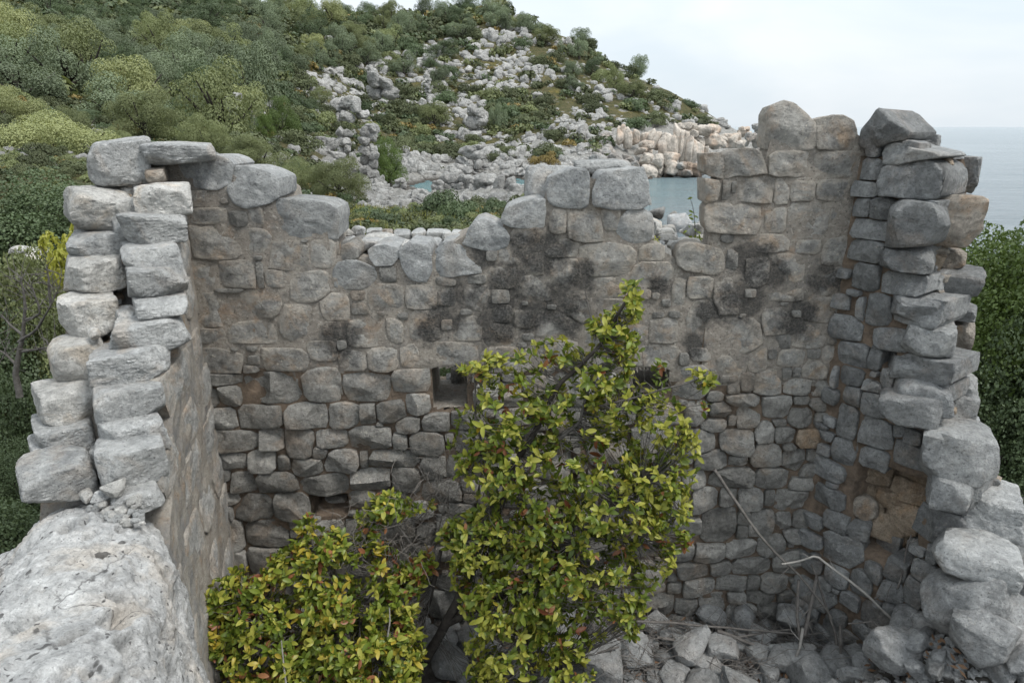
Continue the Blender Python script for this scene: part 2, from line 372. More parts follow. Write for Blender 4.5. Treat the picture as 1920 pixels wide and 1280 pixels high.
# ------------------------------------------------------------------ terrain and sea
SEA_Z = -5.5
A = []
def an(px, py, Y): A.append(at(px, py, Y))
def aw(x, y, z): A.append(np.array([x, y, z], float))
for q in [(-6, 5, -3.9), (-6, 0, -4.2), (0, -3, -4.9), (6, 3, -4.6), (6, 9, -4.3), (0, 7.5, -3.3), (-6, 9, -3.3), (-10, 3, -4.0), (-14, 8, -3.6), (11, 5, -5.0), (3, 9, -3.2), (0, 2, -4.9),
          (-30, -20, -4), (30, -20, -6), (0, -40, -5), (-60, 10, 4), (0, -200, -3), (-200, -150, 5), (60, 10, -9), (150, 0, -12), (-200, 60, 40)]: aw(*q)
for q in [(700, 410, 16), (620, 440, 10), (850, 430, 13), (850, 392, 26), (800, 380, 40), (1000, 374, 34), (860, 372, 50), (700, 360, 45), (640, 400, 20),
          (1100, 400, 22), (1110, 370, 40),
          (680, 332, 62), (680, 250, 85), (680, 150, 115), (680, 34, 150),
          (850, 325, 82), (850, 200, 110), (850, 100, 135), (850, 20, 160),
          (960, 325, 82), (960, 200, 110), (960, 100, 136), (960, 26, 158),
          (1100, 328, 81), (1100, 290, 87), (1100, 200, 110), (1100, 130, 135), (1100, 84, 150),
          (1250, 322, 86), (1250, 250, 105), (1250, 169, 135), (1330, 309, 96), (1330, 250, 115), (1330, 209, 128), (1400, 300, 106), (1400, 249, 118),
          (500, 330, 30), (500, 270, 45), (500, 200, 65), (500, 100, 95), (500, 26, 130), (600, 34, 142), (600, 330, 40),
          (250, 270, 32), (250, 200, 50), (250, 100, 80), (250, 0, 110), (250, -100, 150),
          (0, 330, 20), (0, 200, 38), (0, 100, 65), (0, 0, 95), (0, -120, 140), (-400, 200, 34), (-400, 60, 70), (-400, -120, 120),
          (1270, 452, 10)]: an(*q)
def ab(px, Y, z):
    x, dy, _ = ray(px, 300); aw(x / dy * Y, Y, z)
for q in [(680, 220, 20), (850, 230, 17), (960, 220, 15), (1100, 200, 6), (1250, 170, -3), (1330, 150, -6), (1400, 135, -8), (500, 200, 22), (250, 230, 38), (0, 230, 42), (-400, 230, 50),
          (790, 70, -6.0), (800, 66, -5.9), (980, 68, -6.4), (1100, 62, -6.6), (1270, 20, -3.9), (1270, 30, -5.2), (1270, 36, -6.3), (1270, 50, -8), (1270, 70, -8), (1150, 50, -6.3), (1150, 34, -4.7),
          (1400, 30, -5.6), (1400, 45, -8), (1400, 80, -8.5), (1500, 40, -8), (1500, 90, -9), (1500, 140, -9), (1500, 14, -4.9), (1500, 22, -6), (1750, 12, -5), (1750, 18, -6.2), (1750, 40, -9), (1900, 100, -10), (1900, 14, -5.4), (2100, 60, -10), (2100, 14, -5.6),
          (1250, 320, -9), (850, 380, -3), (250, 380, 10), (1750, 320, -10)]: ab(*q)
A = np.array(A)
def warp(x, y):
    r = np.sqrt(x * x + y * y) + .5; return np.stack([np.arctan2(x, y) * 3, np.log(r)], -1)
def tps(d2): return .5 * d2 * np.log(d2 + 1e-9)
_W = warp(A[:, 0], A[:, 1]); _n = len(A)
_K = tps(((_W[:, None] - _W[None]) ** 2).sum(-1)) + np.eye(_n) * .004
_P = np.concatenate([np.ones((_n, 1)), _W], 1)
_S = np.linalg.solve(np.block([[_K, _P], [_P.T, np.zeros((3, 3))]]), np.concatenate([A[:, 2], np.zeros(3)]))
def base_h(x, y):
    w = warp(np.asarray(x, float), np.asarray(y, float)); sh = w.shape[:-1]; w = w.reshape(-1, 2); o = np.empty(len(w))
    for i in range(0, len(w), 20000):
        c = w[i:i + 20000]
        o[i:i + 20000] = tps(((c[:, None] - _W[None]) ** 2).sum(-1)) @ _S[:_n] + _S[_n] + c @ _S[_n + 1:]
    return o.reshape(sh)
ROOM = np.array([(-2.75, 6.0), (2.75, 6.0), (4.3, 4.4), (4.6, 2.6), (3, -1), (-1.5, -1), (-2.3, 3.4)])
def in_room(x, y):
    m = np.ones(np.shape(x), bool); n = len(ROOM)
    for i in range(n):
        a, b = ROOM[i], ROOM[(i + 1) % n]
        m &= ((b[0] - a[0]) * (y - a[1]) - (b[1] - a[1]) * (x - a[0])) <= 0
    return m
def line(xs, ys, v): return np.interp(v, xs, ys)
def forest_mask(px, py):
    return py < line([-900, 430, 431, 480, 560, 700, 860, 950, 1010], [330, 330, 245, 205, 135, 108, 66, 36, -20], px)
def rockiness(x, y, z):
    px, py, d = proj(np.stack([x, y, z], -1)); dd = np.hypot(x, y)
    wob = fbm(np.stack([x, y, z], -1) * (2.2 / (1 + dd * .06))[..., None], 64, 4)
    px = px + 190 * wob * sstep(60, 8, dd) + 60 * wob; py = py + 26 * wob; d = d + 5 * wob
    r = np.where(d > 24, .36, .22)
    r = np.where((d > 30) & forest_mask(px, py), .12, r)
    r = np.where((py > 285) & (px > 690) & (py < 425 ) & (d > 22), 1.0, r)
    r = np.where((px > 1120) & (d > 60) & (py > 235), 1.0, r)
    r = np.where((d > 45) & (z < -2.6), np.maximum(r, .9), r)
    r = np.where(d < 24, .22 + .42 * sstep(820, 1150, px), r)
    r = np.where((d > 20) & (d < 60) & (px > 1150), 1.0, r)
    return r
bea = np.radians(np.concatenate([np.arange(-180, -52, 3.0), np.arange(-52, 52, .26), np.arange(52, 180.1, 3.0)]))
rad = np.exp(np.arange(math.log(.6), math.log(430), .0155))
BB, RR = np.meshgrid(bea, rad, indexing='ij')
TX, TY = np.sin(BB) * RR, np.cos(BB) * RR
H0 = base_h(TX, TY)
ROCKY = rockiness(TX, TY, H0)
_p = np.stack([TX, TY, H0 * .5], -1)
lump = fbm(_p * .42, 31, 4, True) * .5 + fbm(_p * 1.1, 41, 3, True) * .3
far = sstep(14, 40, RR)
H1 = H0 + far * (lump * (.15 + .95 * ROCKY)) + (1 - far) * .06 * fbm(_p * 2, 5, 3)
H1 = H1 + far * fbm(_p * .06, 77, 3) * .8
H1 = np.where(in_room(TX, TY), np.minimum(H1, -4.85), H1)
def terrain(x, y):
    b = np.arctan2(x, y); l = np.log(np.maximum(np.hypot(x, y), .61))
    bi = np.clip(np.interp(b, bea, np.arange(len(bea))), 0, len(bea) - 1.001); ri = np.clip((l - math.log(.6)) / .0155, 0, len(rad) - 1.001)
    i, j = bi.astype(int), ri.astype(int); u, v = bi - i, ri - j
    return (H1[i, j] * (1 - u) * (1 - v) + H1[i + 1, j] * u * (1 - v) + H1[i, j + 1] * (1 - u) * v + H1[i + 1, j + 1] * u * v)
def cast(px, py, t0=7.5, t1=380, hf=terrain, steps=420):
    px = np.atleast_1d(np.asarray(px, float)); py = np.atleast_1d(np.asarray(py, float))
    x, dy, dz = ray(px, py); ts = np.exp(np.linspace(math.log(t0), math.log(t1), steps))
    g = hf(x[:, None] * ts, dy[:, None] * ts); below = dz[:, None] * ts < g
    hit = below.any(1); k = np.argmax(below, 1); t = ts[k]
    return np.stack([x * t, dy * t, dz * t], -1), hit

def ground_mat():
    n = NT('scrubby_ground'); p = n.pos()
    at_ = n.n('ShaderNodeAttribute', attribute_name='rocky').outputs['Fac']
    nz = n.noise(p, .55, 7, .68)
    soil = n.mix(n.ramp(n.noise(n.vadd(p, (3, 1, 4)), .9, 6, .7), .4, .62), (.085, .088, .042, 1), (.16, .135, .075, 1))
    soil = n.mix(n.ramp(n.noise(n.vadd(p, (8, 2, 4)), .35, 6, .7), .55, .66, 0, .8), soil, (.20, .165, .05, 1))
    soil = n.mix(n.ramp(n.noise(n.vadd(p, (1, 9, 4)), 2.5, 5, .7), .45, .65, 0, .7), soil, (.05, .06, .025, 1))
    rk = n.mix(n.ramp(n.noise(p, 1.4, 7, .7), .36, .64), (.24, .235, .22, 1), (.46, .445, .415, 1))
    rk = n.mix(n.ramp(n.noise(n.vmul(p, (1, 1, .5)), 3.0, 6, .7), .34, .46, .8, 0), rk, (.10, .10, .09, 1))
    z = n.n('ShaderNodeSeparateXYZ', {0: p}).outputs[2]
    rk = n.mix(n.ramp(z, -5.4, -5.1, .85, 0), rk, (.06, .05, .04, 1))
    f = n.ramp(n.math('ADD', at_, n.ramp(nz, .25, .75, -.55, .55)), .52, .66)
    col = n.mix(f, soil, rk)
    nr = n.bump(n.noise(p, 2.4, 8, .75), 1, .5); nr = n.bump(n.noise(p, 14, 6, .75), 1, .06, nr)
    return n.out(n.n('ShaderNodeBsdfPrincipled', {'Base Color': col, 'Roughness': .96, 'Specular IOR Level': .1, 'Normal': nr}).outputs[0])
me = mesh('hillside', np.stack([TX, TY, H1], -1).reshape(-1, 3), grid_faces(*TX.shape)[:, ::-1], True, ground_mat())
a_ = me.attributes.new('rocky', 'FLOAT', 'POINT'); a_.data.foreach_set('value', ROCKY.astype(np.float32).ravel())
obj('hillside', me, kind='structure')

def sea_mat():
    n = NT('sea_water'); p = n.pos()
    nzl = n.noise(n.vmul(p, (.02, .05, 1)), 1.0, 4, .6)
    col = n.mix(n.ramp(nzl, .35, .65), (.175, .215, .235, 1), (.225, .265, .285, 1))
    d = n.n('ShaderNodeVectorMath', {0: p, 1: (-8, 68, -5.5)}, operation='DISTANCE').outputs['Value']
    col = n.mix(n.ramp(d, 10, 34, .85, 0), col, (.09, .21, .22, 1))
    v = n.vmul(p, (.55, 1.5, 1))
    nr = n.bump(n.noise(v, 1.1, 8, .7, .4), 1.0, .5)
    nr = n.bump(n.noise(n.vmul(p, (.05, .16, 1)), 1.0, 5, .6, .3), 1.0, 1.5, nr)
    return n.out(n.n('ShaderNodeBsdfPrincipled', {'Base Color': col, 'Roughness': .16, 'IOR': 1.33, 'Normal': nr}).outputs[0])
sb = np.radians(np.linspace(-180, 180, 181)); sr = np.concatenate([np.linspace(12, 400, 60), np.geomspace(450, 45000, 40)])
SB, SR = np.meshgrid(sb, sr, indexing='ij')
obj('sea', mesh('sea', np.stack([np.sin(SB) * SR, np.cos(SB) * SR, np.full_like(SB, SEA_Z)], -1).reshape(-1, 3), grid_faces(*SB.shape)[:, ::-1], True, sea_mat()), kind='structure')

# ------------------------------------------------------------------ masonry from traced stones
def crop(boxes, x0, y0, s): return [(x0 + a / s, y0 + b / s, x0 + c / s, y0 + d / s) for a, b, c, d in boxes]
def dedupe(boxes, lim=.5):
    out = []
    for b in boxes:
        ok = True; ab_ = (b[2] - b[0]) * (b[3] - b[1])
        for o in out:
            w = min(b[2], o[2]) - max(b[0], o[0]); h = min(b[3], o[3]) - max(b[1], o[1])
            if w > 0 and h > 0 and w * h / min(ab_, (o[2] - o[0]) * (o[3] - o[1])) > lim: ok = False; break
        if ok: out.append(b)
    return out
def clip(poly, n, c):
    out = []; m = len(poly)
    for i in range(m):
        a, b = poly[i], poly[(i + 1) % m]; da, db = a @ n - c, b @ n - c
        if da <= 0: out.append(a)
        if da * db < 0: out.append(a + (b - a) * (da / (da - db)))
    return out
def cells(R, gap=.012, infl=1.1, seed=1, jit=.12):
    """R: (n,4) cx,cz,w,h -> irregular polygons that share joints with their neighbours"""
    r = np.random.default_rng(seed); res = []
    for i, (cx, cz, w, h) in enumerate(R):
        W, Hh = w * infl / 2, h * infl / 2; j = lambda: r.uniform(-jit, .03)
        k = [r.choice([.06, .18, .3, .55]) * r.uniform(.7, 1.2) for _ in range(8)]
        P = [(-W, -Hh + Hh * k[0]), (-W + W * k[1], -Hh), (W - W * k[2], -Hh), (W, -Hh + Hh * k[3]), (W, Hh - Hh * k[4]), (W - W * k[5], Hh), (-W + W * k[6], Hh), (-W, Hh - Hh * k[7])]
        P = [np.array([cx + a * (1 + j()), cz + b * (1 + j())]) for a, b in P]
        for m, (x, z, w2, h2) in enumerate(R):
            if m == i or abs(x - cx) > (w + w2) * .75 or abs(z - cz) > (h + h2) * .75: continue
            dx, dz = x - cx, z - cz; a = abs(dx) / (w + w2) * 2; b = abs(dz) / (h + h2) * 2
            n = np.array([math.copysign(a ** 2.6, dx) / (w + w2), math.copysign(b ** 2.6, dz) / (h + h2)])
            ln = np.linalg.norm(n)
            if ln < 1e-9: continue
            n /= ln
            ri = abs(n[0]) * w + abs(n[1]) * h; rj = abs(n[0]) * w2 + abs(n[1]) * h2
            pt = np.array([cx, cz]) + np.array([dx, dz]) * ri / (ri + rj)
            P = clip(P, n, pt @ n - gap / 2)
            if len(P) < 3: break
        res.append(np.array(P) if len(P) >= 3 else None)
    return res
def outline(P, N, rnd=2):
    for k in range(rnd):
        q = np.roll(P, -1, 0); e = (.07, .15)[k % 2]; P = np.stack([P * (1 - e) + q * e, P * e + q * (1 - e)], 1).reshape(-1, 2)
    q = np.concatenate([P, P[:1]]); L = np.concatenate([[0], np.cumsum(np.linalg.norm(np.diff(q, axis=0), axis=1))])
    t = np.linspace(0, L[-1], N, endpoint=False)
    return np.stack([np.interp(t, L, q[:, 0]), np.interp(t, L, q[:, 1])], -1)
def parea(P): x, y = P[:, 0], P[:, 1]; return .5 * abs(np.dot(x, np.roll(y, -1)) - np.dot(y, np.roll(x, -1)))
def stone_mesh(P, frame, depth, proud, edge, bulge, seed, rough=1.0, tilt=.05, rnd=2):
    """frame(u,z,out) -> xyz.  Returns verts centred on the stone and its origin"""
    r = np.random.default_rng(seed); A_ = parea(P); size = math.sqrt(A_)
    N = int(np.clip(size / .022, 14, 34)) if rnd == 2 else 40; O = outline(P, N, rnd); c = O.mean(0)
    O = c + (O - c) * (1 + .055 * vnoise(np.stack([O[:, 0] * 14, O[:, 1] * 14, np.full(N, seed * 1.3)], -1), seed % 71))[:, None]
    rs = [0, .3, .55, .76, .9, .965, 1.0]; V = [c[None]]; D = [np.zeros(1)]; RAD = [np.zeros(1)]
    for q in rs[1:]: V.append(c + (O - c) * q); RAD.append(np.full(N, q))
    uv = np.concatenate(V); R_ = np.concatenate(RAD)
    pl = [(uv - c) @ (r.normal(size=2) * tilt * (1 + 2.2 * (k > 0))) + r.uniform(.2, 1) * bulge * 1.3 for k in range(4)]
    out = proud + np.minimum(np.minimum(pl[0], pl[1]), np.minimum(pl[2], pl[3])).clip(-.05, .05) - edge * sstep(.935, 1.0, R_) ** 1.6
    p3 = np.stack([uv[:, 0], uv[:, 1], np.full(len(uv), seed * .7)], -1)
    amp = rough * min(.02, size * .06)
    out = out + amp * (fbm(p3 * 5.5, seed % 61, 3) + .6 * fbm(p3 * 17, seed % 53 + 9, 2)) * (1 - .5 * R_ ** 4)
    side = c + (O - c) * .97; back = c + (O - c) * .9
    uv = np.concatenate([uv, side, back]); out = np.concatenate([out, np.full(N, proud - edge - .04), np.full(N, -depth)])
    global RIM
    RIM = np.concatenate([R_, np.full(2 * N, 1.0)])
    v = frame(uv[:, 0], uv[:, 1], out)
    F = []; j = np.arange(N); k = (j + 1) % N
    tri = np.stack([np.zeros(N, int), 1 + j, 1 + k], -1); q4 = []
    for L in range(len(rs)):
        a, b = 1 + L * N, 1 + (L + 1) * N
        if L < len(rs) + 1 - 0 and b + N <= 1 + N * 8: q4.append(np.stack([a + j, b + j, b + k, a + k], -1))
    org = v[0].copy()
    return v - org, [tri, np.concatenate(q4)], org
def autofill(R, region, blocked, smin, smax, n, seed):
    """fill what the traced stones leave open: greedy random boxes inside region(u,z)"""
    r = np.random.default_rng(seed); R = [tuple(q) for q in R]; nb = [tuple(q) for q in blocked]
    u0, u1, z0, z1 = region['box']
    for s in np.linspace(smax, smin, n):
        w, h = s * r.uniform(.9, 1.5), s * r.uniform(.65, .95)
        for _ in range(60):
            u, z = r.uniform(u0, u1), r.uniform(z0, z1)
            if not region['inside'](u, z, w, h): continue
            ok = True
            for (x, y, a, b) in R:
                if abs(u - x) < (w + a) * .46 and abs(z - y) < (h + b) * .46: ok = False; break
            if ok:
                for (x, y, a, b) in nb:
                    if abs(u - x) < (w + a) * .52 and abs(z - y) < (h + b) * .52: ok = False; break
            if ok: R.append((u, z, w, h)); break
    return R

# ---- back wall -------------------------------------------------------------
YB = 5.5
def bw(px, py): q = at(px, py, YB); return q[0], q[2]
def pxbox_to_plane(b, f):
    mx, my = (b[0] + b[2]) / 2, (b[1] + b[3]) / 2
    l = f(b[0], my); rr = f(b[2], my); t = f(mx, b[1]); bo = f(mx, b[3])
    return ((l[0] + rr[0]) / 2, (t[1] + bo[1]) / 2, abs(rr[0] - l[0]), abs(t[1] - bo[1]))
T = []
T += crop([[60,160,400,375],[405,220,720,475],[625,425,1062,665],[160,370,345,470],[410,505,530,590],[535,455,630,600],[190,585,495,790],[490,595,665,765],
           [660,680,915,860],[890,665,1065,835],[345,790,575,960],[180,800,335,960],[620,850,775,950],[775,850,1010,1030],[190,980,495,1190],[495,970,725,1130],[720,1065,970,1260],[970,1000,1150,1150],[410,1155,710,1280],
           [160,480,400,580],[200,1200,400,1290],[350,365,475,470],[345,478,410,585],[195,590,330,640],[440,690,495,790],[580,790,630,960],[335,960,500,985],[1050,690,1190,785]], 300, 240, 3.2)
T += crop([[325,75,480,200],[500,90,790,255],[790,80,1065,400],[1110,40,1480,340],[290,195,615,450],[650,250,780,385],[540,390,830,620],[870,400,1110,600],[1110,420,1250,560],[1100,345,1250,415],
           [1330,400,1530,610],[900,610,1130,860],[1230,660,1440,850],[410,680,700,900],[700,680,830,860],[560,895,790,1090],[820,880,960,1060],[990,870,1440,1050],[90,850,320,1000],[330,910,540,1080],[1510,720,1707,900],[1540,560,1700,710],[190,690,340,830]], 560, 440, 4.2675)
T += crop([[890,190,1160,440],[1185,190,1545,440],[600,375,890,560],[380,500,660,680],[910,440,1020,590],[1020,460,1290,650],[1215,440,1370,570],[1335,440,1565,670],[740,720,865,860],[600,690,735,800],[910,760,1110,960],
           [1110,660,1440,860],[1060,740,1110,820],[990,990,1190,1160],[820,1090,1090,1280],[530,1150,740,1280],[550,960,650,1050],[1190,880,1420,1000],[880,640,1080,750],[1080,590,1200,660]], 760, 260, 3.369)
T += crop([[200,290,600,560],[640,310,820,430],[620,370,905,600],[905,290,1285,555],[1285,360,1370,500],[880,570,985,800],[890,475,1050,570],[985,545,1180,720],[1000,730,1220,1090],[1190,560,1420,845],[1185,850,1560,1150],[700,860,915,1060],[620,1060,930,1225],[930,1130,1010,1220]], 1040, 380, 4)
T += crop([[385,405,500,555],[500,380,755,560],[385,550,485,710],[580,540,800,710],[390,700,730,893],[760,95,1060,385],[1048,180,1315,385],[770,390,1030,550],[1040,390,1320,555],[805,555,905,700],[890,580,1050,695],[1055,565,1270,690],[490,565,545,690],
           [885,700,1140,920],[750,740,875,880],[1130,705,1285,890],[570,895,890,1000],[780,1005,985,1190],[1090,895,1260,1080],[900,925,1085,1010],[640,1050,775,1200],[990,1090,1240,1270],[545,580,580,640]], 1200, 160, 3.2)
T += crop([[305,255,600,430],[605,250,805,415],[805,265,1050,415],[1045,250,1245,365],[1125,370,1245,475],[50,335,185,450],[185,315,300,435],[75,265,310,330],[95,430,280,550],[280,415,510,555],[515,410,735,540],[735,410,890,545],[893,415,975,530],[970,405,1115,515],
           [470,425,540,475],[1075,490,1195,560],[1200,470,1345,560],[130,550,395,660],[390,530,515,645],[515,540,665,685],[645,515,760,558],[670,548,830,640],[835,525,1055,655],[1055,570,1135,650],[1135,560,1310,675],[655,635,735,690],[115,565,155,615],
           [110,650,170,730],[155,665,330,740],[330,640,500,755],[470,680,550,755],[545,690,705,800],[710,645,900,770],[890,655,935,745],[935,650,1195,740],[160,745,240,805],[185,735,385,870],[385,755,590,870],[585,760,840,885],[840,735,1045,855],
           [780,765,860,800],[1050,735,1190,860],[150,800,180,890],[175,870,315,925],[260,875,480,1005],[440,855,640,1005],[170,925,260,1000],[830,855,980,950],[230,1000,315,1150],[320,995,540,1160],[240,1150,330,1260],[330,1110,520,1270],[1195,680,1330,800]], 340, 600, 2.667)
T += crop([[100,265,300,420],[535,335,705,450],[710,300,830,440],[825,305,890,355],[880,300,1060,410],[1060,300,1150,355],[1140,280,1340,410],[550,455,660,500],[655,440,745,545],[750,420,920,590],[910,410,975,490],[975,410,1030,470],[1030,365,1185,480],
           [590,500,670,570],[925,475,1095,580],[1095,490,1230,600],[575,570,795,645],[785,570,980,730],[985,580,1085,635],[1075,595,1230,680],[475,615,605,725],[440,715,585,790],[590,705,640,760],[640,645,810,795],[955,640,1115,780],[1115,675,1220,780],
           [860,725,950,765],[745,735,870,865],[875,765,1000,880],[1000,780,1215,900],[555,770,760,940],[920,870,1000,915],[725,865,920,1015],[595,935,720,1010],[395,905,595,1035],[920,905,1065,1035],[1065,895,1200,985],[1030,985,1200,1080],
           [490,1010,765,1140],[745,1010,970,1155],[955,1070,1160,1150],[330,1020,470,1140],[370,1135,540,1280],[540,1135,650,1250],[650,1135,815,1280],[810,1150,885,1240],[860,1150,1080,1280],[1080,1170,1150,1260],[285,790,500,930],[340,615,480,750],
           [280,400,480,610],[300,330,360,405],[970,140,1180,300],[880,215,970,300],[1190,220,1330,275],[790,60,960,210]], 1180, 560, 3.2)
T += crop([[770,50,970,230],[990,50,1085,165],[1090,50,1260,200],[1260,65,1330,160],[1310,60,1540,210],[860,170,1085,405],[1085,205,1180,290],[1150,190,1325,370],[1325,215,1435,325],[1440,190,1617,330],[1385,310,1545,395],[600,235,860,355],
           [820,405,1010,545],[1015,375,1215,505],[1215,355,1405,490],[1085,290,1160,380],[690,400,810,515],[700,530,905,640],[920,515,1050,610],[1050,495,1305,615],[1310,455,1560,610],[740,615,950,740],[960,605,1135,715],[1155,600,1235,705],
           [1225,590,1420,715],[640,655,740,720],[480,650,640,720],[460,725,690,860],[690,765,845,850],[845,715,1025,840],[1020,705,1145,780],[1140,705,1340,775],[1340,715,1440,780],[450,860,640,980],[650,860,830,970],[840,850,1010,960],[1020,790,1200,890],[1210,790,1400,880]], 1060, 900, 3.369)
T = dedupe(T, .42)
WINDOWS = [(808, 690, 874, 768), (1189, 693, 1252, 738)]
HOLES = [(582, 930, 650, 966), (1594, 634, 1622, 676)]
wbox = [pxbox_to_plane(b, bw) for b in WINDOWS]; hbox = [pxbox_to_plane(b, bw) for b in HOLES]
RB = [pxbox_to_plane(b, bw) for b in T]
TOPPX = [(300, 300), (335, 300), (345, 330), (420, 305), (440, 325), (512, 345), (518, 385), (612, 395), (620, 470), (700, 482), (800, 478), (815, 470), (880, 430), (900, 425), (940, 425), (955, 395), (1020, 390), (1030, 340), (1080, 328), (1203, 328), (1208, 420), (1236, 460), (1270, 478), (1328, 478), (1338, 300), (1436, 296), (1454, 215), (1500, 215), (1522, 232), (1600, 240), (1640, 262), (1700, 285)]
TU, TZ = np.array([bw(*q) for q in TOPPX]).T
def topz(u): return np.interp(u, TU, TZ)
ZB = -4.8
def inside_b(u, z, w, h): return -2.72 < u < 2.7 and ZB < z - h / 2 and z + h / 2 < min(topz(u - w / 2), topz(u), topz(u + w / 2)) + .03
RB = autofill(RB, {'box': (-2.7, 2.7, ZB, 0), 'inside': inside_b}, wbox + hbox, .035, .34, 560, 3)
# openings push neighbouring stones back like invisible stones
PB = cells(RB + wbox + hbox, .007, 1.22, 5)[:len(RB)]
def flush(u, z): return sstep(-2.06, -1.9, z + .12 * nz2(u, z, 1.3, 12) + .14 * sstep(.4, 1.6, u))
def undul(u, z): return .045 * nz2(u, z, .55, 21, 2)
def fr_back(u, z, out): return np.stack([u, YB - out + undul(u, z), z], -1)
wall_b = empty('ruined_stone_wall', (0, YB, ZB), 'tall back wall of the ruin, mortared rubble stone with two small square windows', 'wall')
def local(o, par): return np.asarray(o) - np.array(par.location)
def add_stone(P, frame, par, depth, mat, seed, fl, big=False, name='stone', proud=None, rnd=2):
    pr = (.002 + .009 * random.random()) * fl + (.012 + .03 * random.random()) * (1 - fl) if proud is None else proud
    v, f, o = stone_mesh(P, frame, depth, pr, .006 * fl + .016 * (1 - fl), .004 * fl + .008 * (1 - fl), seed, 1.3, .03 * fl + .11 * (1 - fl), rnd)
    me = mesh(name, v, f, True, mat); a = me.attributes.new('rim', 'FLOAT', 'POINT'); a.data.foreach_set('value', (RIM * fl).astype(np.float32))
    return obj(name, crisp(me, 30), par, loc=local(o, par))
POLY = [[(318,345),(322,315),(345,298),(375,290),(405,291),(430,300),(440,308),(428,345),(405,356),(370,352),(345,352)],
        [(428,318),(437,310),(470,312),(490,318),(524,336),(525,368),(505,380),(465,390),(440,378),(427,355)],
        [(497,385),(530,373),(575,375),(608,380),(628,390),(632,405),(631,448),(590,447),(540,447),(512,440),(497,425)],
        [(868,458),(880,430),(890,415),(905,411),(925,418),(945,430),(957,445),(950,464),(925,472),(892,466)],
        [(938,412),(950,392),(975,380),(1000,373),(1022,373),(1023,400),(1020,428),(985,428),(955,424),(942,418)],
        [(1025,350),(1030,335),(1048,325),(1075,316),(1098,318),(1104,330),(1102,385),(1085,391),(1050,388),(1028,380)],
        [(1112,385),(1113,355),(1120,333),(1135,322),(1180,318),(1205,315),(1211,330),(1217,365),(1220,380),(1205,390),(1150,391)],
        [(1157,432),(1163,408),(1180,393),(1205,391),(1222,402),(1226,430),(1218,450),(1190,458),(1165,450)],
        [(1436,280),(1438,250),(1440,212),(1448,198),(1470,190),(1490,193),(1500,203),(1515,215),(1530,232),(1533,260),(1528,278),(1480,281)],
        [(1529,245),(1535,224),(1560,217),(1580,216),(1598,226),(1607,245),(1610,262),(1595,281),(1560,281),(1532,278)],
        [(1320,288),(1354,286),(1357,310),(1354,334),(1330,330),(1321,322)],
        [(1357,292),(1375,280),(1410,278),(1425,285),(1434,310),(1436,325),(1405,330),(1378,330),(1359,336)],
        [(1322,390),(1330,380),(1370,381),(1400,383),(1425,386),(1427,410),(1415,438),(1365,437),(1325,433)],
        [(1320,334),(1345,338),(1350,345),(1345,375),(1322,381)],
        [(1269,480),(1275,463),(1295,455),(1330,460),(1350,468),(1360,482),(1358,502),(1340,517),(1310,510),(1285,505),(1272,495)],
        [(690,470),(700,462),(722,458),(744,466),(746,482),(735,498),(705,498),(694,484)],
        [(748,470),(765,456),(800,460),(808,470),(810,505),(800,530),(770,524),(755,500)],
        [(636,478),(640,460),(655,456),(670,468),(672,482),(655,490),(640,486)]]
TRACED = []
for pl_ in POLY:
    Q = np.array([bw(*q) for q in pl_]); Q = Q[::-1] if np.sum(Q[:, 0] * np.roll(Q[:, 1], -1) - Q[:, 1] * np.roll(Q[:, 0], -1)) < 0 else Q
    Q = Q.mean(0) + (Q - Q.mean(0)) * 1.05; lo, hi = Q.min(0), Q.max(0); c_ = (lo + hi) / 2; w_ = hi - lo
    for i, (u, z, w, h) in enumerate(RB):
        if PB[i] is None: continue
        ov = max(0, min(u + w / 2, hi[0]) - max(u - w / 2, lo[0])) * max(0, min(z + h / 2, hi[1]) - max(z - h / 2, lo[1]))
        if ov > .45 * w * h: PB[i] = None
    RB.append((c_[0], c_[1], w_[0], w_[1])); PB.append(Q); TRACED.append(len(PB) - 1)
us = np.arange(-2.85, 2.91, .03); nz_ = 135
order = np.argsort([-(parea(p) if p is not None else 0) for p in PB])
kept = 0; extra = []
for rank, i in enumerate(order):
    P = PB[i]
    if P is None or parea(P) < .0009: continue
    u, z, w, h = RB[i]; fl = float(flush(u, z)); up = z + h / 2
    top = up > topz(u) - .12 or (i in TRACED and i not in TRACED[14:15])
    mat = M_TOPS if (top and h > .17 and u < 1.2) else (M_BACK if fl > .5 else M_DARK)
    if top and u > 1.2: mat = M_BACK
    px_ = proj(np.array([u, YB, z]))[:2]
    if abs(px_[0] - 1525) < 22 and abs(px_[1] - 822) < 14: mat = M_TAN
    if abs(px_[0] - 1375) < 8 and abs(px_[1] - 350) < 12: mat = M_ORANGE
    depth = (.24 if u > 1.15 else .5) if top else .16
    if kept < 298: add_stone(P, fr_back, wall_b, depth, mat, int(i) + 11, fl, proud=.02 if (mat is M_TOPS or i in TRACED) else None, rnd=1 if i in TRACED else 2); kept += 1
    else: extra.append((P, depth, fl, int(i)))
if extra:
    vs, fs, n0 = [], [[], []], 0
    for P, depth, fl, i in extra:
        v, f, o = stone_mesh(P, fr_back, depth, .012, .01, .006, i + 11); v = v + o
        vs.append(v); fs[0].append(f[0] + n0); fs[1].append(f[1] + n0); n0 += len(v)
    obj('chinking_stones', mesh('chinking_stones', np.concatenate(vs) - np.array(wall_b.location), [np.concatenate(fs[0]), np.concatenate(fs[1])], True, M_DARK), wall_b, kind='stuff')
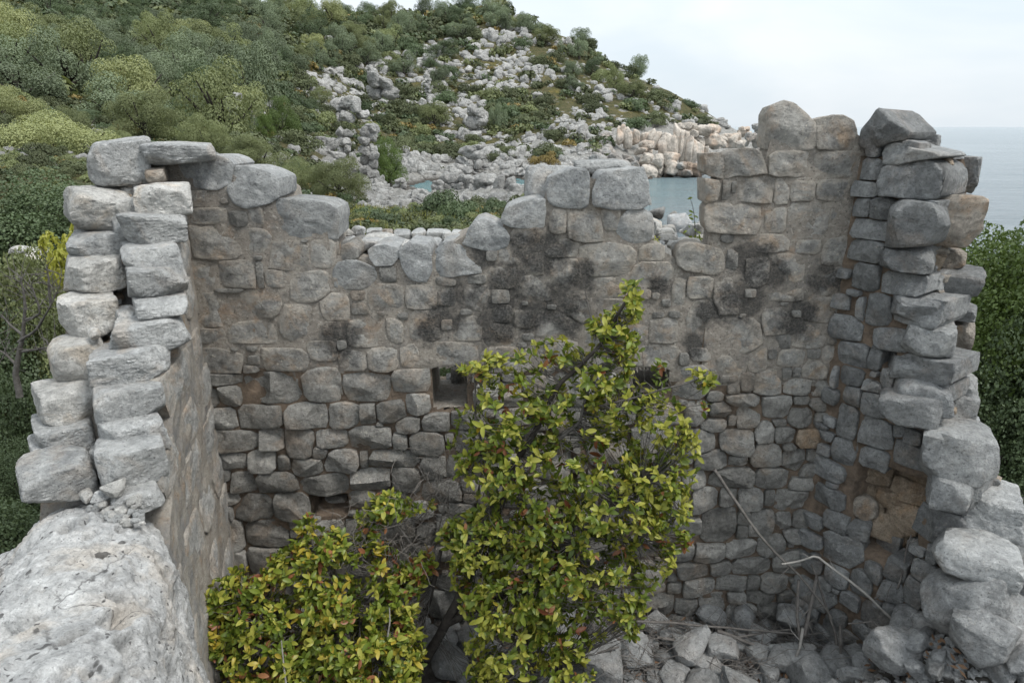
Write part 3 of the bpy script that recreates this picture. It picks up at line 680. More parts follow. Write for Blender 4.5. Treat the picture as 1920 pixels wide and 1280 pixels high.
# mortar body of the back wall: front sheet, broken top, back face, window reveals
TH = .74
def wall_core(name, par, us, topf, frame, zb, recess, wins, holes, th, mats, fmask=None, thin=False):
    nu = len(us); tz = topf(us) - .03
    ku = np.linspace(0, 1, nz_); U = np.repeat(us[:, None], nz_, 1); Z = zb + (tz[:, None] - zb) * ku[None]
    rec = recess(U, Z)
    for (x, z, w, h) in holes: rec = rec + .34 * ((np.abs(U - x) < w / 2) & (np.abs(Z - z) < h / 2))
    fv = frame(U.ravel(), Z.ravel(), -rec.ravel())
    uc = (U[:-1, :-1] + U[1:, 1:]) / 2; zc = (Z[:-1, :-1] + Z[1:, 1:]) / 2; mk = np.ones(uc.shape, bool)
    for (x, z, w, h) in wins: mk &= ~((np.abs(uc - x) < w / 2) & (np.abs(zc - z) < h / 2))
    F = [grid_faces(nu, nz_, mk)]
    # top ribbon
    nt = 14; kt = np.linspace(0, 1, nt); Ut = np.repeat(us[:, None], nt, 1); tvar = th * (1 if not thin else 1 - .72 * sstep(1.1, 1.35, us) * sstep(3.2, 2.2, us))[:, None] if thin else np.full((nu, 1), th); D = kt[None] * tvar
    Zt = np.repeat(tz[:, None], nt, 1) + .05 * nz2(Ut * 1.0, D + 3, 6, 8) * (kt[None] > 0) - .03 * kt[None]
    tv = frame(Ut.ravel(), Zt.ravel(), -(D + (recess(Ut, Zt)) * (1 - kt[None])).ravel())
    n0 = len(fv); F.append(grid_faces(nu, nt) + n0)
    # back sheet
    bz = np.stack([Zt[:, -1], np.full(nu, zb)], 1); bu = np.repeat(us[:, None], 2, 1)
    nb2 = 40; kk = np.linspace(0, 1, nb2); Ub = np.repeat(us[:, None], nb2, 1); Zb_ = Zt[:, -1:] + (zb - Zt[:, -1:]) * kk[None]
    bv = frame(Ub.ravel(), Zb_.ravel(), -np.repeat(tvar, nb2, 1).ravel()); n1 = n0 + len(tv)
    uc = (Ub[:-1, :-1] + Ub[1:, 1:]) / 2; zc = (Zb_[:-1, :-1] + Zb_[1:, 1:]) / 2; mk = np.ones(uc.shape, bool)
    for (x, z, w, h) in wins: mk &= ~((np.abs(uc - x) < w / 2 + .03) & (np.abs(zc - z) < h / 2 + .06))
    F.append(grid_faces(nu, nb2, mk) + n1)
    V = [fv, tv, bv]; n2 = n1 + len(bv)
    # end caps
    for e in (0, nu - 1):
        Zc = np.linspace(zb, tz[e], 30); Dc = np.linspace(0, float(tvar[e, 0]), 10); ZZ, DD = np.meshgrid(Zc, Dc, indexing='ij')
        cv = frame(np.full(ZZ.size, us[e]) + .04 * nz2(ZZ.ravel(), DD.ravel(), 5, 4), ZZ.ravel(), -DD.ravel()); V.append(cv); F.append(grid_faces(30, 10) + n2); n2 += len(cv)
    # reveals
    for (x, z, w, h) in wins:
        ring = []
        for a, b in ((-1, -1), (1, -1), (1, 1), (-1, 1)): ring.append((x + a * w / 2, z + b * h / 2))
        m = 10; pts = np.concatenate([np.linspace(ring[i], ring[(i + 1) % 4], m, endpoint=False) for i in range(4)])
        nd = 14; dd = np.linspace(0, th, nd); PU = np.repeat(pts[:, 0][:, None], nd, 1); PZ = np.repeat(pts[:, 1][:, None], nd, 1); DD = np.repeat(dd[None], len(pts), 0)
        s = 1 + .08 * fbm(np.stack([PU * 9, PZ * 9, DD * 9], -1), 3, 2); PU = x + (PU - x) * s; PZ = z + (PZ - z) * s
        rv = frame(PU.ravel(), PZ.ravel(), -(DD + recess(PU, PZ) * (DD < .01)).ravel()).reshape(len(pts), nd, 3)
        rv = np.concatenate([rv, rv[:1]]); V.append(rv.reshape(-1, 3)); F.append(grid_faces(len(pts) + 1, nd) + n2); n2 += rv.shape[0] * nd
    mi = None
    if fmask is not None:
        mi = np.zeros(sum(len(f) for f in F), int); u4 = U.ravel()[F[0][:, 0]]; z4 = Z.ravel()[F[0][:, 0]]
        mi[:len(F[0])] = np.where(fmask(u4, z4) > .5, 0, 1)
    return obj(name, mesh(name, np.concatenate(V) - np.array(par.location), np.concatenate(F), True, mats, mi), par)
def rec_b(u, z):
    f = flush(u, z); n = nz2(u, z, 9, 33, 3)
    return .036 * (1 - f) + .0065 * f - .009 * n * f + .02 * n * (1 - f)
wall_core('mortar', wall_b, us, topz, fr_back, ZB, rec_b, wbox, hbox, TH, [M_MORTAR, M_JOINT], flush, True)

def block(name, par, box_px, Y, depth, mat, seed, box=4.5, facets=8, cut=(.8, .97), amp=.035, yaw=0, roll=0, sub=3, hscale=.94, label=None, cat=None, group=None, push=.32):
    """a squared block whose front is seen in box_px at ground distance Y"""
    cx, cy = (box_px[0] + box_px[2]) / 2, (box_px[1] + box_px[3]) / 2
    x, dy, dz = ray(cx, cy); t = Y / dy; w = (box_px[2] - box_px[0]) * t / FPX; h = (box_px[3] - box_px[1]) * t / FPX * hscale
    c = np.array([x * t, Y, dz * t]); hd = np.array([x, dy, 0]); hd /= np.linalg.norm(hd); c = c + hd * depth * push
    if par is not None and w > .18: box, w, h = max(box, 4.0), w * (1.02 if w < .5 else .97), h * (1.05 if w < .5 else 1.02)
    v, f = rock(seed, (w * 1.06, depth, h * 1.06), sub, box, facets, cut, amp)
    R = np.array(Euler((0, roll, -math.atan2(hd[0], hd[1]) + yaw)).to_matrix()); v = v @ R.T
    loc = local(c, par) if par is not None else c
    return obj(name, crisp(mesh(name, v, f, True, mat)), par, loc=loc, label=label, cat=cat, group=group)

# stones standing on or behind the top of the back wall
for k, (b, Y, d, m) in enumerate([
        ((984, 312, 1082, 378), 5.95, .45, M_PALEG), ((1075, 300, 1190, 330), 6.0, .4, M_PALEG),
        ((1290, 330 , 1310, 345), 6.0, .1, M_PALEG)][:2]):
    block('stone', wall_b, b, Y, d, m, 900 + k, amp=.03, facets=10, cut=(.7, .95))
r_ = np.random.default_rng(44)
for b, Y in [((637, 428, 660, 447), 6.1), ((660, 424, 684, 446), 6.15), ((640, 447, 720, 470), 5.85), ((700, 452, 770, 472), 5.9), ((795, 452, 812, 468), 6.0), ((812, 448, 830, 466), 6.05), ((680, 440, 740, 456), 6.15), ((740, 456, 800, 474), 5.8), ((830, 440, 880, 462), 5.95),
             ((1240, 440, 1262, 462), 5.95), ((1250, 452, 1275, 472), 5.7), ((1268, 448, 1312, 470), 5.9), ((1300, 440, 1330, 462), 6.1), ((1326, 446, 1352, 466), 5.85), ((1356, 446, 1378, 468), 5.62), ((1232, 430, 1262, 450), 6.1), ((1330, 436, 1350, 450), 6.15), ((1222, 452, 1245, 470), 5.8), ((1290, 420, 1330, 448), 6.2)]:
    block('stone', wall_b, b, Y, .22, M_PALE if r_.random() < .7 else M_PALEG, int(r_.integers(1e6)), box=2.8, facets=9, amp=.06, sub=2, yaw=r_.normal() * .4)
# stones seen inside the openings; rearmost ones added to darken the first window
for b, Y, m in [((812, 722, 838, 768), 6.0, M_TAN), ((832, 716, 862, 752), 6.15, M_TAN), ((846, 742, 874, 770), 5.85, M_TAN), ((812, 750, 850, 772), 5.75, M_TAN), ((846, 690, 880, 745), 6.15, M_DARK), ((806, 712, 850, 774), 6.25, M_TAN), ((838, 700, 876, 770), 6.28, M_RIGHT), ((1186, 715, 1256, 742), 6.2, M_DARK), ((608, 930, 652, 980), 5.72, M_PALE)]:
    block('stone', wall_b, b, Y, .22, m, int(r_.integers(1e6)), box=3, facets=8, amp=.05, sub=2)

# ---- right wall -------------------------------------------------------------
CR = np.array([2.66, 5.5]); DR = np.array([.5736, -.8192]); NR = np.array([-.8192, -.5736])      # along the wall, into the room
def rw(px, py):
    x, dy, dz = ray(px, py); b = x / dy                                         # (CRx + s DRx) = b (CRy + s DRy)
    s = (b * CR[1] - CR[0]) / (DR[0] - b * DR[1]); Y = CR[1] + s * DR[1]; return s, dz / dy * Y
def fr_right(s, z, out):
    o = out - .04 * nz2(s, z, .7, 55, 2)
    return np.stack([CR[0] + DR[0] * s + NR[0] * o, CR[1] + DR[1] * s + NR[1] * o, z], -1)
TR = crop([[250,395,390,530],[275,318,362,388],[362,288,590,435],[205,540,355,640],[315,645,455,780],[445,675,600,955],[205,785,445,910],[188,910,420,1065],[390,945,600,1115],[185,1040,370,1230],[370,1110,635,1265],[210,645,305,760]], 1540, 180, 3.368)
TR += crop([[360,35,515,220],[415,235,610,385],[320,60,362,190],[210,455,350,565],[240,560,340,690],[345,585,495,750],[445,460,530,610],[190,655,322,870],[310,742,525,945],[528,792,588,855],[592,808,685,910],[515,868,745,1045],[348,905,500,1055],[485,965,750,1195],
            [735,1090,950,1280],[290,862,345,930],[180,855,295,1030],[270,1018,430,1165],[385,320,475,460],[680,825,765,935],[730,1018,795,1090],[350,540,490,610],[530,395,845,540],[540,528,800,705],[530,45,800,200],[470,618,760,795],[180,450,210,560]], 1500, 540, 3.048)
TR += crop([[700,195,1035,440],[270,85,490,250],[490,55,740,190],[420,190,665,390],[300,260,420,390],[140,200,290,330],[130,340,380,550],[380,395,580,520],[510,478,690,645],[400,530,520,640],[690,345,800,500],[700,505,870,680],[850,590,975,700],[790,690,900,830],
            [640,588,785,790],[300,560,440,730],[500,640,650,780],[160,560,300,680],[800,390,870,540]], 1500, 900, 3.369)
TR = dedupe(TR, .42)
NICHE = [(1592, 878, 1722, 1055)]
NHOLES = [(1650, 652, 1672, 690)]
RRr = [pxbox_to_plane(b, rw) for b in TR]
nbx = [pxbox_to_plane(b, rw) for b in NICHE]; nho = [pxbox_to_plane(b, rw) for b in NHOLES]
EZ = [(1752, 262), (1766, 330), (1766, 380), (1738, 440), (1728, 520), (1735, 600), (1742, 660), (1745, 720), (1740, 800), (1812, 880), (1815, 950), (1862, 1010), (1910, 1080), (1930, 1200)]
Es, Ez = np.array([rw(*q) for q in EZ]).T
def s_end(z): return np.interp(-np.asarray(z), -Ez, Es)
ZT = rw(1690, 290)[1]
wall_r = empty('ruined_stone_wall', (CR[0], CR[1], ZB), 'broken right wall of the ruin in blue grey stone, with a low arched niche of tan stones', 'wall')
def inside_r(u, z, w, h): return 0 < u - w / 2 and ZB < z - h / 2 and z + h / 2 < ZT and u + w / 2 < s_end(z) - .02
RRr = autofill(RRr, {'box': (0, 2.2, ZB, ZT), 'inside': inside_r}, nho, .05, .3, 160, 4)
PR = cells(RRr + nho, .007, 1.24, 9)[:len(RRr)]
NSET = {}
nx, nzc, nw, nh = nbx[0]
for i, P in enumerate(PR):
    if P is None or parea(P) < .0012: continue
    u, z, w, h = RRr[i]
    inn = abs(u - nx) < nw / 2 and abs(z - nzc) < nh / 2
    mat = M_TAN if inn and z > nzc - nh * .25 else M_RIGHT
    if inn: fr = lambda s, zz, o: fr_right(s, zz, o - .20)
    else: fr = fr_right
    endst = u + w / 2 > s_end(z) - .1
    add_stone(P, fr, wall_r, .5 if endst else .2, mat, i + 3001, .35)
# core of the right wall (grid in s and z, ends along the broken edge)
zs = np.linspace(ZB, ZT - .02, 120); ks = np.linspace(0, 1, 50)
S_ = (s_end(zs) - np.where(zs < -2.5, .26, .10))[:, None] * ks[None] - .1 * (1 - ks[None]); Z_ = np.repeat(zs[:, None], 50, 1)
rc = .04 + .02 * nz2(S_, Z_, 9, 3)
for (x, z, w, h) in nbx: rc = rc + .24 * ((np.abs(S_ - x) < w / 2) & (np.abs(Z_ - z) < h / 2))
for (x, z, w, h) in nho: rc = rc + .4 * ((np.abs(S_ - x) < w / 2) & (np.abs(Z_ - z) < h / 2))
fv = fr_right(S_.ravel(), Z_.ravel(), -rc.ravel()); bvv = fr_right(S_.ravel(), Z_.ravel(), -np.full(S_.size, .62))
F = grid_faces(120, 50); nf = len(fv); parts = [F[:, ::-1], F + nf]
e = np.arange(119) * 50 + 49; parts.append(np.stack([e, e + 50, e + 50 + nf, e + nf], -1))
e = 119 * 50 + np.arange(49); parts.append(np.stack([e, e + nf, e + 1 + nf, e + 1], -1))
obj('mortar', mesh('mortar', np.concatenate([fv, bvv]) - np.array(wall_r.location), np.concatenate(parts), True, [M_JOINT]), wall_r)
# big blocks: crown, broken end and outer edge of the right wall
cb = lambda b, *a: crop([b], *a)[0]
c7 = lambda b: cb(b, 1540, 180, 3.368)
c3 = lambda b: cb(b, 1500, 540, 3.048)
c4b = lambda b: cb(b, 1500, 900, 3.369)
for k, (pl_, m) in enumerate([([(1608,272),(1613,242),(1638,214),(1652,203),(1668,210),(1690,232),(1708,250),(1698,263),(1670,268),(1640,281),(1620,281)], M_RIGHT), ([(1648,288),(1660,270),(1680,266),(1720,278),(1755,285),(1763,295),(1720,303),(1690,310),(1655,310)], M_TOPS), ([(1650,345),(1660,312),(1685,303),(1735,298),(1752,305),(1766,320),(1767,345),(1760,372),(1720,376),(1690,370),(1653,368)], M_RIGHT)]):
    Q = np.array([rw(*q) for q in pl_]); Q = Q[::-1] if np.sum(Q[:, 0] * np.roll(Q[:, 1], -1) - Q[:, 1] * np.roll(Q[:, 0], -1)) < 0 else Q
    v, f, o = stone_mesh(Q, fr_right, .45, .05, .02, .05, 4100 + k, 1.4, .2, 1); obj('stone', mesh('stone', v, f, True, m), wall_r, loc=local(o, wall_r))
ENDS = [(c7([540, 238, 752, 335]), 5.75, .4, M_RIGHT, 2.6, .06, 0), 
        (c7([850, 368, 988, 622]), 5.55, .5, M_RIGHT, 5, .04, 0), (c7([755, 365, 872, 408]), 5.4, .4, M_RIGHT, 4, .03, 0), (c7([770, 405, 852, 537]), 5.4, .3, M_RIGHT, 4, .03, 0), (c7([742, 538, 828, 638]), 5.2, .3, M_RIGHT, 3, .05, 0),
        (c7([440, 655, 765, 972]), 4.98, .5, M_RIGHT, 4.5, .03, 0), (c7([640, 622, 962, 965]), 5.1, .5, M_CONG, 4.5, .05, 0), (c7([595, 968, 760, 1122]), 5.2, .4, M_TAN, 3.5, .06, 0), (c7([720, 968, 882, 1110]), 5.3, .4, M_CONG, 3.5, .06, 0), (c7([385, 945, 670, 1120]), 5.05, .5, M_RIGHT, 4, .04, 0),
        (c7([718, 1095, 978, 1282]), 5.15, .5, M_RIGHT, 2.8, .04, 0), (c7([640, 1130, 725, 1240]), 5.1, .3, M_TAN, 2.5, .07, 0),
        (c3([775, 95, 992, 192]), 5.2, .45, M_RIGHT, 3, .05, 0), (c3([530, 45, 855, 205]), 4.95, .45, M_RIGHT, 3.4, .05, 0), (c3([835, 182, 972, 368]), 5.2, .45, M_CONG, 3.5, .05, 0), (c3([600, 218, 860, 412]), 4.85, .45, M_TOPS, 2.7, .04, 0),
        (c3([530, 395, 850, 540]), 4.9, .4, M_RIGHT, 4, .04, 0), (c3([830, 370, 912, 535]), 5.2, .4, M_CONG, 3, .06, 0), (c3([535, 525, 842, 712]), 4.8, .45, M_RIGHT, 3.4, .04, 0), (c3([840, 588, 992, 790]), 5.0, .45, M_TOPS, 4.5, .04, 0), (c3([800, 520, 990, 605]), 5.1, .4, M_PALEG, 3, .08, 0),
        (c3([790, 780, 1010, 912]), 4.95, .5, M_TOPS, 4.5, .04, 0), (c3([740, 700, 835, 780]), 4.95, .3, M_TAN, 2.6, .08, 0), (c3([690, 820, 1092, 1150]), 4.55, .6, M_TOPS, 3.6, .04, .2), (c3([465, 615, 770, 800]), 4.75, .4, M_RIGHT, 3.4, .04, .35),
        (c3([730, 1085, 960, 1280]), 4.45, .4, M_RIGHT, 4, .04, 0), (c4b([985, 90, 1352, 365]), 4.55, .6, M_TOPS, 3.2, .05, .2), (c4b([860, 448, 1358, 662]), 4.15, .5, M_TOPS, 3.4, .05, 0), (c4b([1250, 420, 1480, 700]), 4.35, .5, M_TOPS, 3, .06, 0), (c4b([1280, 375, 1520, 480]), 4.6, .5, M_TOPS, 3, .05, 0), (c4b([1040, 365, 1260, 450]), 4.6, .4, M_TAN, 2.6, .07, 0),
        (c4b([1250, 660, 1500, 790]), 4.3, .5, M_RIGHT, 3, .05, 0), (c4b([940, 0, 1120, 130]), 4.5, .5, M_RIGHT, 3.2, .05, 0)]
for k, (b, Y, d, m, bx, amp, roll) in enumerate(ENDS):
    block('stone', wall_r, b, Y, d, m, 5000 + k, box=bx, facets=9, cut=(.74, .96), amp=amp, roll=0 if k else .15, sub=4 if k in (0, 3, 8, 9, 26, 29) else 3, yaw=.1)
# tan stones in the niche, seen against its far jamb
for b, Y, m in [(c4b([490, 60, 745, 195]), 4.95, M_TAN), (c4b([430, 195, 680, 380]), 4.98, M_TAN), (c4b([280, 90, 490, 255]), 5.1, M_CONG), (c4b([600, 300, 700, 470]), 4.9, M_TAN), (c4b([300, 255, 440, 400]), 5.0, M_RIGHT)]:
    block('stone', wall_r, b, Y + .12, .3, m, int(r_.integers(1e6)), box=3.4, facets=8, amp=.06)
# small rubble packed in the core of the broken end
for _ in range(110):
    py = r_.uniform(300, 1000); px = line([300, 460, 560, 640, 720, 800, 880, 1000], [1765, 1735, 1735, 1745, 1760, 1760, 1830, 1880], py) + r_.normal() * 14
    block('stone', wall_r, (px - 11, py - 9, px + 11, py + 9), line([300, 700, 1000], [5.25, 5.05, 4.7], py) - .05, .2, [M_CONG, M_TAN, M_RIGHT, M_RIGHT, M_TOPS][int(r_.integers(5))], int(r_.integers(1e6)), box=2.6, facets=7, amp=.08, sub=2, yaw=r_.normal())

# ---- left wall ---------------------------------------------------------------
CL = np.array([-2.60, 5.5]); DL = np.array([.27, -.963]); DL /= np.linalg.norm(DL); NL = np.array([.963, .27]); NL /= np.linalg.norm(NL)
def fr_left(s, z, out):
    o = out - .04 * nz2(s, z, .8, 65, 2)
    return np.stack([CL[0] + DL[0] * s + NL[0] * o, CL[1] + DL[1] * s + NL[1] * o, z], -1)
LS = np.array([-.1, .25, .45, .6, .75, .95, 1.15, 1.4, 1.6, 1.75, 1.95, 2.1]); LZ = np.array([-.35, -.5, -.8, -.98, -1.15, -1.3, -1.5, -1.65, -1.85, -2.05, -2.2, -2.35])
def topl(s): return np.interp(s, LS, LZ)
wall_l = empty('ruined_stone_wall', (CL[0], CL[1], ZB), 'stepped left wall of the ruin in pale limestone blocks, two blocks thick, ending on a bare boulder', 'wall')
RL = []; r2 = np.random.default_rng(15); z = ZB + .05
while z < -.4:
    h = r2.uniform(.24, .46); s = .02 - r2.uniform(0, .3)
    while s < 2.15:
        w = r2.uniform(.45, .95)
        if z + h < topl(s + w / 2) - .02: RL.append((s + w / 2, z + h / 2 + r2.normal() * .02, w, h * r2.uniform(.6, 1)))
        s += w
    z += h
PL = cells(RL, .02, 1.04, 17, .22)
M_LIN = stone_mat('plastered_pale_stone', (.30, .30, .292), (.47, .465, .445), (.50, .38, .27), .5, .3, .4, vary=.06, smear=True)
for i, P in enumerate(PL):
    if P is None or parea(P) < .002: continue
    add_stone(P, fr_left, wall_l, .2, M_LIN, i + 7001, 1.0, proud=.007)
def rec_l(u, z): return .008 + .026 * nz2(u, z, 8, 3, 4)
def M_pale_mortar():
    n = NT('pale_lime_mortar'); p = n.pos()
    col = n.mix(n.ramp(n.noise(p, 4, 6, .7), .35, .65), (.34, .30, .255, 1), (.50, .465, .41, 1))
    col = n.mix(n.ramp(n.noise(n.vadd(p, (4, 1, 3)), 5, 5, .6), .55, .68, 0, .6), col, (.46, .33, .22, 1))
    col = n.mix(n.ramp(n.noise(n.vadd(p, (1, 6, 2)), 3, 8, .75), .45, .6, 0, .8), col, (.27, .272, .27, 1))
    col = n.mix(n.ramp(n.noise(p, 45, 4, .7), .33, .42, .6, 0), col, (.12, .105, .09, 1))
    nr = n.bump(n.noise(p, 22, 8, .75), .9, .05); nr = n.bump(n.noise(p, 95, 4, .7), .7, .012, nr)
    return n.out(n.n('ShaderNodeBsdfPrincipled', {'Base Color': col, 'Roughness': .95, 'Specular IOR Level': .1, 'Normal': nr}).outputs[0])
M_PMORTAR = M_pale_mortar()
nz_ = 90
wall_core('mortar', wall_l, np.arange(-.1, 2.11, .04), lambda s: topl(s) - .14, fr_left, ZB, rec_l, [], [], .74, [M_PMORTAR])
c1 = lambda b: cb(b, 0, 240, 3.048)
c2 = lambda b: cb(b, 0, 600, 3.556)
LB = [(c1([478, 72, 842, 358]), 5.25, .6, M_PALEG, 3.2, .05), (c1([840, 88, 1162, 208]), 5.3, .55, M_PALEG, 4, .04), (c1([830, 232, 955, 338]), 5.2, .4, M_CONG, 3.5, .05),
      (c1([368, 352, 745, 612]), 4.95, .6, M_PALE, 4, .05), (c1([800, 330, 1052, 502]), 4.95, .5, M_PALE, 4.5, .05), (c1([376, 600, 715, 752]), 4.8, .6, M_PALEG, 3.4, .05), (c1([722, 495, 1032, 668]), 4.8, .5, M_PALEG, 4.5, .05),
      (c1([356, 738, 738, 962]), 4.65, .6, M_PALE, 4, .05), (c1([728, 664, 968, 836]), 4.65, .5, M_PALEG, 2.8, .05), (c1([750, 805, 1005, 980]), 4.5, .5, M_PALEG, 3.4, .05), (c1([322, 953, 645, 1218]), 4.45, .6, M_PALE, 3.6, .05),
      (c1([788, 978, 1005, 1104]), 4.4, .5, M_PALEG, 3, .05), (c1([658, 1092, 1015, 1285]), 4.3, .5, M_PALEG, 3.2, .05), (c1([660, 1038, 792, 1120]), 4.4, .3, M_PALEG, 2.8, .06), (c1([655, 503, 762, 662]), 4.85, .3, M_PALEG, 2.8, .06), (c1([700, 655, 832, 708]), 4.75, .3, M_RIGHT, 2.8, .06),
      (c1([680, 405, 845, 515]), 5.0, .3, M_PALE, 2.8, .07), (c1([770, 240, 835, 335]), 5.3, .2, M_CONG, 2.6, .07), (c1([600, 740, 740, 830]), 4.75, .3, M_TAN, 2.8, .07),
      (c2([328, 165, 670, 424]), 4.2, .45, M_PALE, 3.6, .05), (c2([212, 456, 655, 702]), 4.0, .45, M_PALE, 4, .05), (c2([226, 692, 605, 884]), 3.88, .45, M_PALEG, 3.8, .05), (c2([193, 876, 432, 990]), 3.75, .5, M_PALEG, 3.6, .05), (c2([150, 945, 590, 1240]), 3.5, .4, M_PALEG, 4, .06), (c2([390, 862, 585, 970]), 3.8, .4, M_PALE, 3, .07),
      (c2([648, 208, 1060, 448]), 4.1, .55, M_PALEG, 4, .05), (c2([652, 452, 1034, 704]), 3.92, .55, M_PALEG, 3, .04), (c2([648, 660, 1024, 874]), 3.82, .55, M_PALEG, 3.8, .05), (c2([686, 838, 1024, 1124]), 3.62, .55, M_PALEG, 3.8, .04), (c2([570, 905, 668, 1034]), 3.7, .3, M_PALEG, 3.4, .06), (c2([608, 275, 705, 328]), 4.15, .2, M_PALE, 2.6, .08), (c2([578, 368, 645, 472]), 4.1, .2, M_PALEG, 2.6, .08),
      (c2([255, 655, 340, 715]), 3.95, .2, M_PALEG, 2.6, .08), (c2([555, 60, 665, 145]), 4.25, .2, M_PALE, 2.6, .08), (c2([770, 1130, 1010, 1290]), 3.5, .5, M_PALEG, 3.5, .06)]
for k, (b, Y, d, m, bx, amp) in enumerate(LB):
    if b[0] < 175: b = (b[0] + 12, b[1], b[2] + 2, b[3])
    if b[0] > 175 and b[2] - b[0] > 60: b = (b[0], b[1], b[2] + 16, b[3])
    block('stone', wall_l, b, Y, d, m, 6000 + k, box=bx, facets=11, cut=(.72, .96), amp=amp, sub=4 if (b[2] - b[0]) > 95 else 3, hscale=.99)
for _ in range(120):
    py = r_.uniform(330, 960); xa = line([330, 450, 600, 700, 800, 900, 960], [255, 235, 215, 195, 190, 175, 200], py); px = xa + r_.normal() * 16
    sz = r_.uniform(5, 15); Y = line([300, 420, 500, 600, 700, 800, 900, 960], [5.35, 5.05, 4.85, 4.5, 4.2, 3.98, 3.7, 3.5], py) + .08
    block('stone', wall_l, (px - sz, py - sz * .7, px + sz, py + sz * .7), Y, sz * .006, [M_PALE, M_PALEG, M_CONG, M_TAN][int(r_.integers(4))], int(r_.integers(1e6)), box=2.6, facets=7, amp=.08, sub=2, yaw=r_.normal())
# loose chips on the step just above the boulder
LOOSE = [(c2([688, 1085, 848, 1205]), M_PALE, 'off white loose stone with a tan face on the left wall step'), (c2([618, 1150, 765, 1245]), M_PALEG, 'grey loose stone beside the off white one on the left wall step'),
         (c2([848, 1178, 945, 1238]), M_PALE, 'flat white chip at the inner edge of the left wall step'), (c2([540, 1155, 615, 1220]), M_PALE, 'small cream stone against the big pitted block on the left wall')]
for k, (b, m, lab) in enumerate(LOOSE):
    block('loose_stone', None, b, 3.42, .14, m, 6200 + k, box=2.8, facets=10, amp=.06, label=lab, cat='stone')
for k in range(46):
    px, py = r_.uniform(155, 270), r_.uniform(945, 985); s = r_.uniform(4, 13)
    block('loose_stone', None, (px - s, py - s * .6, px + s, py + s * .6), 3.40 - (py - 945) * .002, s * .005, M_PALEG if r_.random() < .6 else M_PALE, 6300 + k, box=2.7, facets=7, amp=.08, sub=2,
          label='small grey chip in the scatter of chips between the left wall and the boulder', cat='stone', group='stone chips at the foot of the left wall')

# ---- bare boulder under the left wall ----------------------------------------
def boulder():
    ys = np.linspace(1.15, 3.62, 220)
    xi = np.interp(ys, [1.1, 1.6, 2.18, 2.7, 3.45, 3.7], [-.80, -1.12, -1.46, -1.70, -2.06, -2.16])
    xo = np.interp(ys, [1.1, 1.6, 2.18, 2.7, 3.45, 3.7], [-1.9, -2.05, -2.15, -2.45, -2.78, -2.9])
    zt = np.interp(ys, [1.1, 1.8, 2.3, 2.8, 3.45, 3.7], [-2.0, -2.02, -2.05, -2.1, -2.16, -2.3])
    prof = [(-2.1, -2.2), (-1.35, -1.2), (-.75, -.62), (-.34, -.27), (-.08, -.18), (.0, -.06), (.1, .0), (.3, .05), (.5, .06), (.7, .05), (.86, .0), (.95, -.07), (1.02, -.2), (1.07, -.5), (1.13, -1.1), (1.2, -2.0), (1.25, -2.7)]
    prof = np.array(prof); L = np.concatenate([[0], np.cumsum(np.linalg.norm(np.diff(prof, axis=0), axis=1))]); t = np.linspace(0, L[-1], 420)
    pu, pz = np.interp(t, L, prof[:, 0]), np.interp(t, L, prof[:, 1])
    for _ in range(8): pu[1:-1] = (pu[:-2] + 2 * pu[1:-1] + pu[2:]) / 4; pz[1:-1] = (pz[:-2] + 2 * pz[1:-1] + pz[2:]) / 4
    X = xo[:, None] + (xi - xo)[:, None] * pu[None]; Z = zt[:, None] + pz[None]; Yy = np.repeat(ys[:, None], len(t), 1)
    V = np.stack([X, Yy, Z], -1); n = np.cross(np.gradient(V, axis=0), np.gradient(V, axis=1)); n /= np.linalg.norm(n, axis=-1)[..., None]
    if n[110, 210, 2] < 0: n = -n
    d = .09 * fbm(V * 1.6, 3, 4) + .05 * fbm(V * 3.2, 8, 5, True) + .022 * fbm(V * 14, 12, 4, True)
    flute = sstep(2.15, 1.75, Yy) * sstep(.9, .5, pu[None] + 0 * Yy) * .03 * np.sin(X * 46 + 3 * fbm(V * 3, 5, 2)); d = d + flute
    r = np.random.default_rng(12)
    for _ in range(190):
        i, j = r.integers(15, 205), r.integers(110, 320); c = V[i, j]; rad_ = r.choice([.012, .02, .032, .05], p=[.4, .33, .19, .08])
        q = (V - c) * np.array([1, r.uniform(.5, 1), 1]); dd = np.sqrt((q ** 2).sum(-1)) + .25 * rad_ * fbm(V * 30, 7, 2)
        d = d - rad_ * 1.5 * sstep(rad_ * 1.1, rad_ * .4, dd)
    for (px, py, ra, st) in [(186, 1049, .05, 1), (225, 1165, .085, .35), (250, 1215, .075, .5), (238, 1262, .055, 1), (172, 1000, .05, 1), (130, 1268, .03, 1), (0, 1205, .12, 1), (232, 1100, .08, 1.2)]:
        x, dy, dz = ray(px, py); tt = -2.08 / dz; c = np.array([x * tt, dy * tt, -2.08]); q = (V - c) * np.array([1, st, 1]); dd = np.sqrt((q ** 2).sum(-1)) + .02 * fbm(V * 22, 17, 2)
        d = d - ra * 1.3 * sstep(ra, ra * .4, dd)
    V = V + n * d[..., None]
    return V.reshape(-1, 3), grid_faces(220, len(t))
M_BOULD = stone_mat('bare_pale_limestone', (.33, .332, .33), (.56, .557, .545), (.54, .46, .37), .45, .1, .5, .8, bump=1.0, vary=0, pits=True)
v, f = boulder(); bo_ = np.array([-1.7, 2.4, -4.7])
obj('limestone_boulder', mesh('limestone_boulder', v - bo_, f, True, M_BOULD), loc=bo_, label='huge bare pale limestone boulder with dark pits, carrying the left wall', cat='boulder')

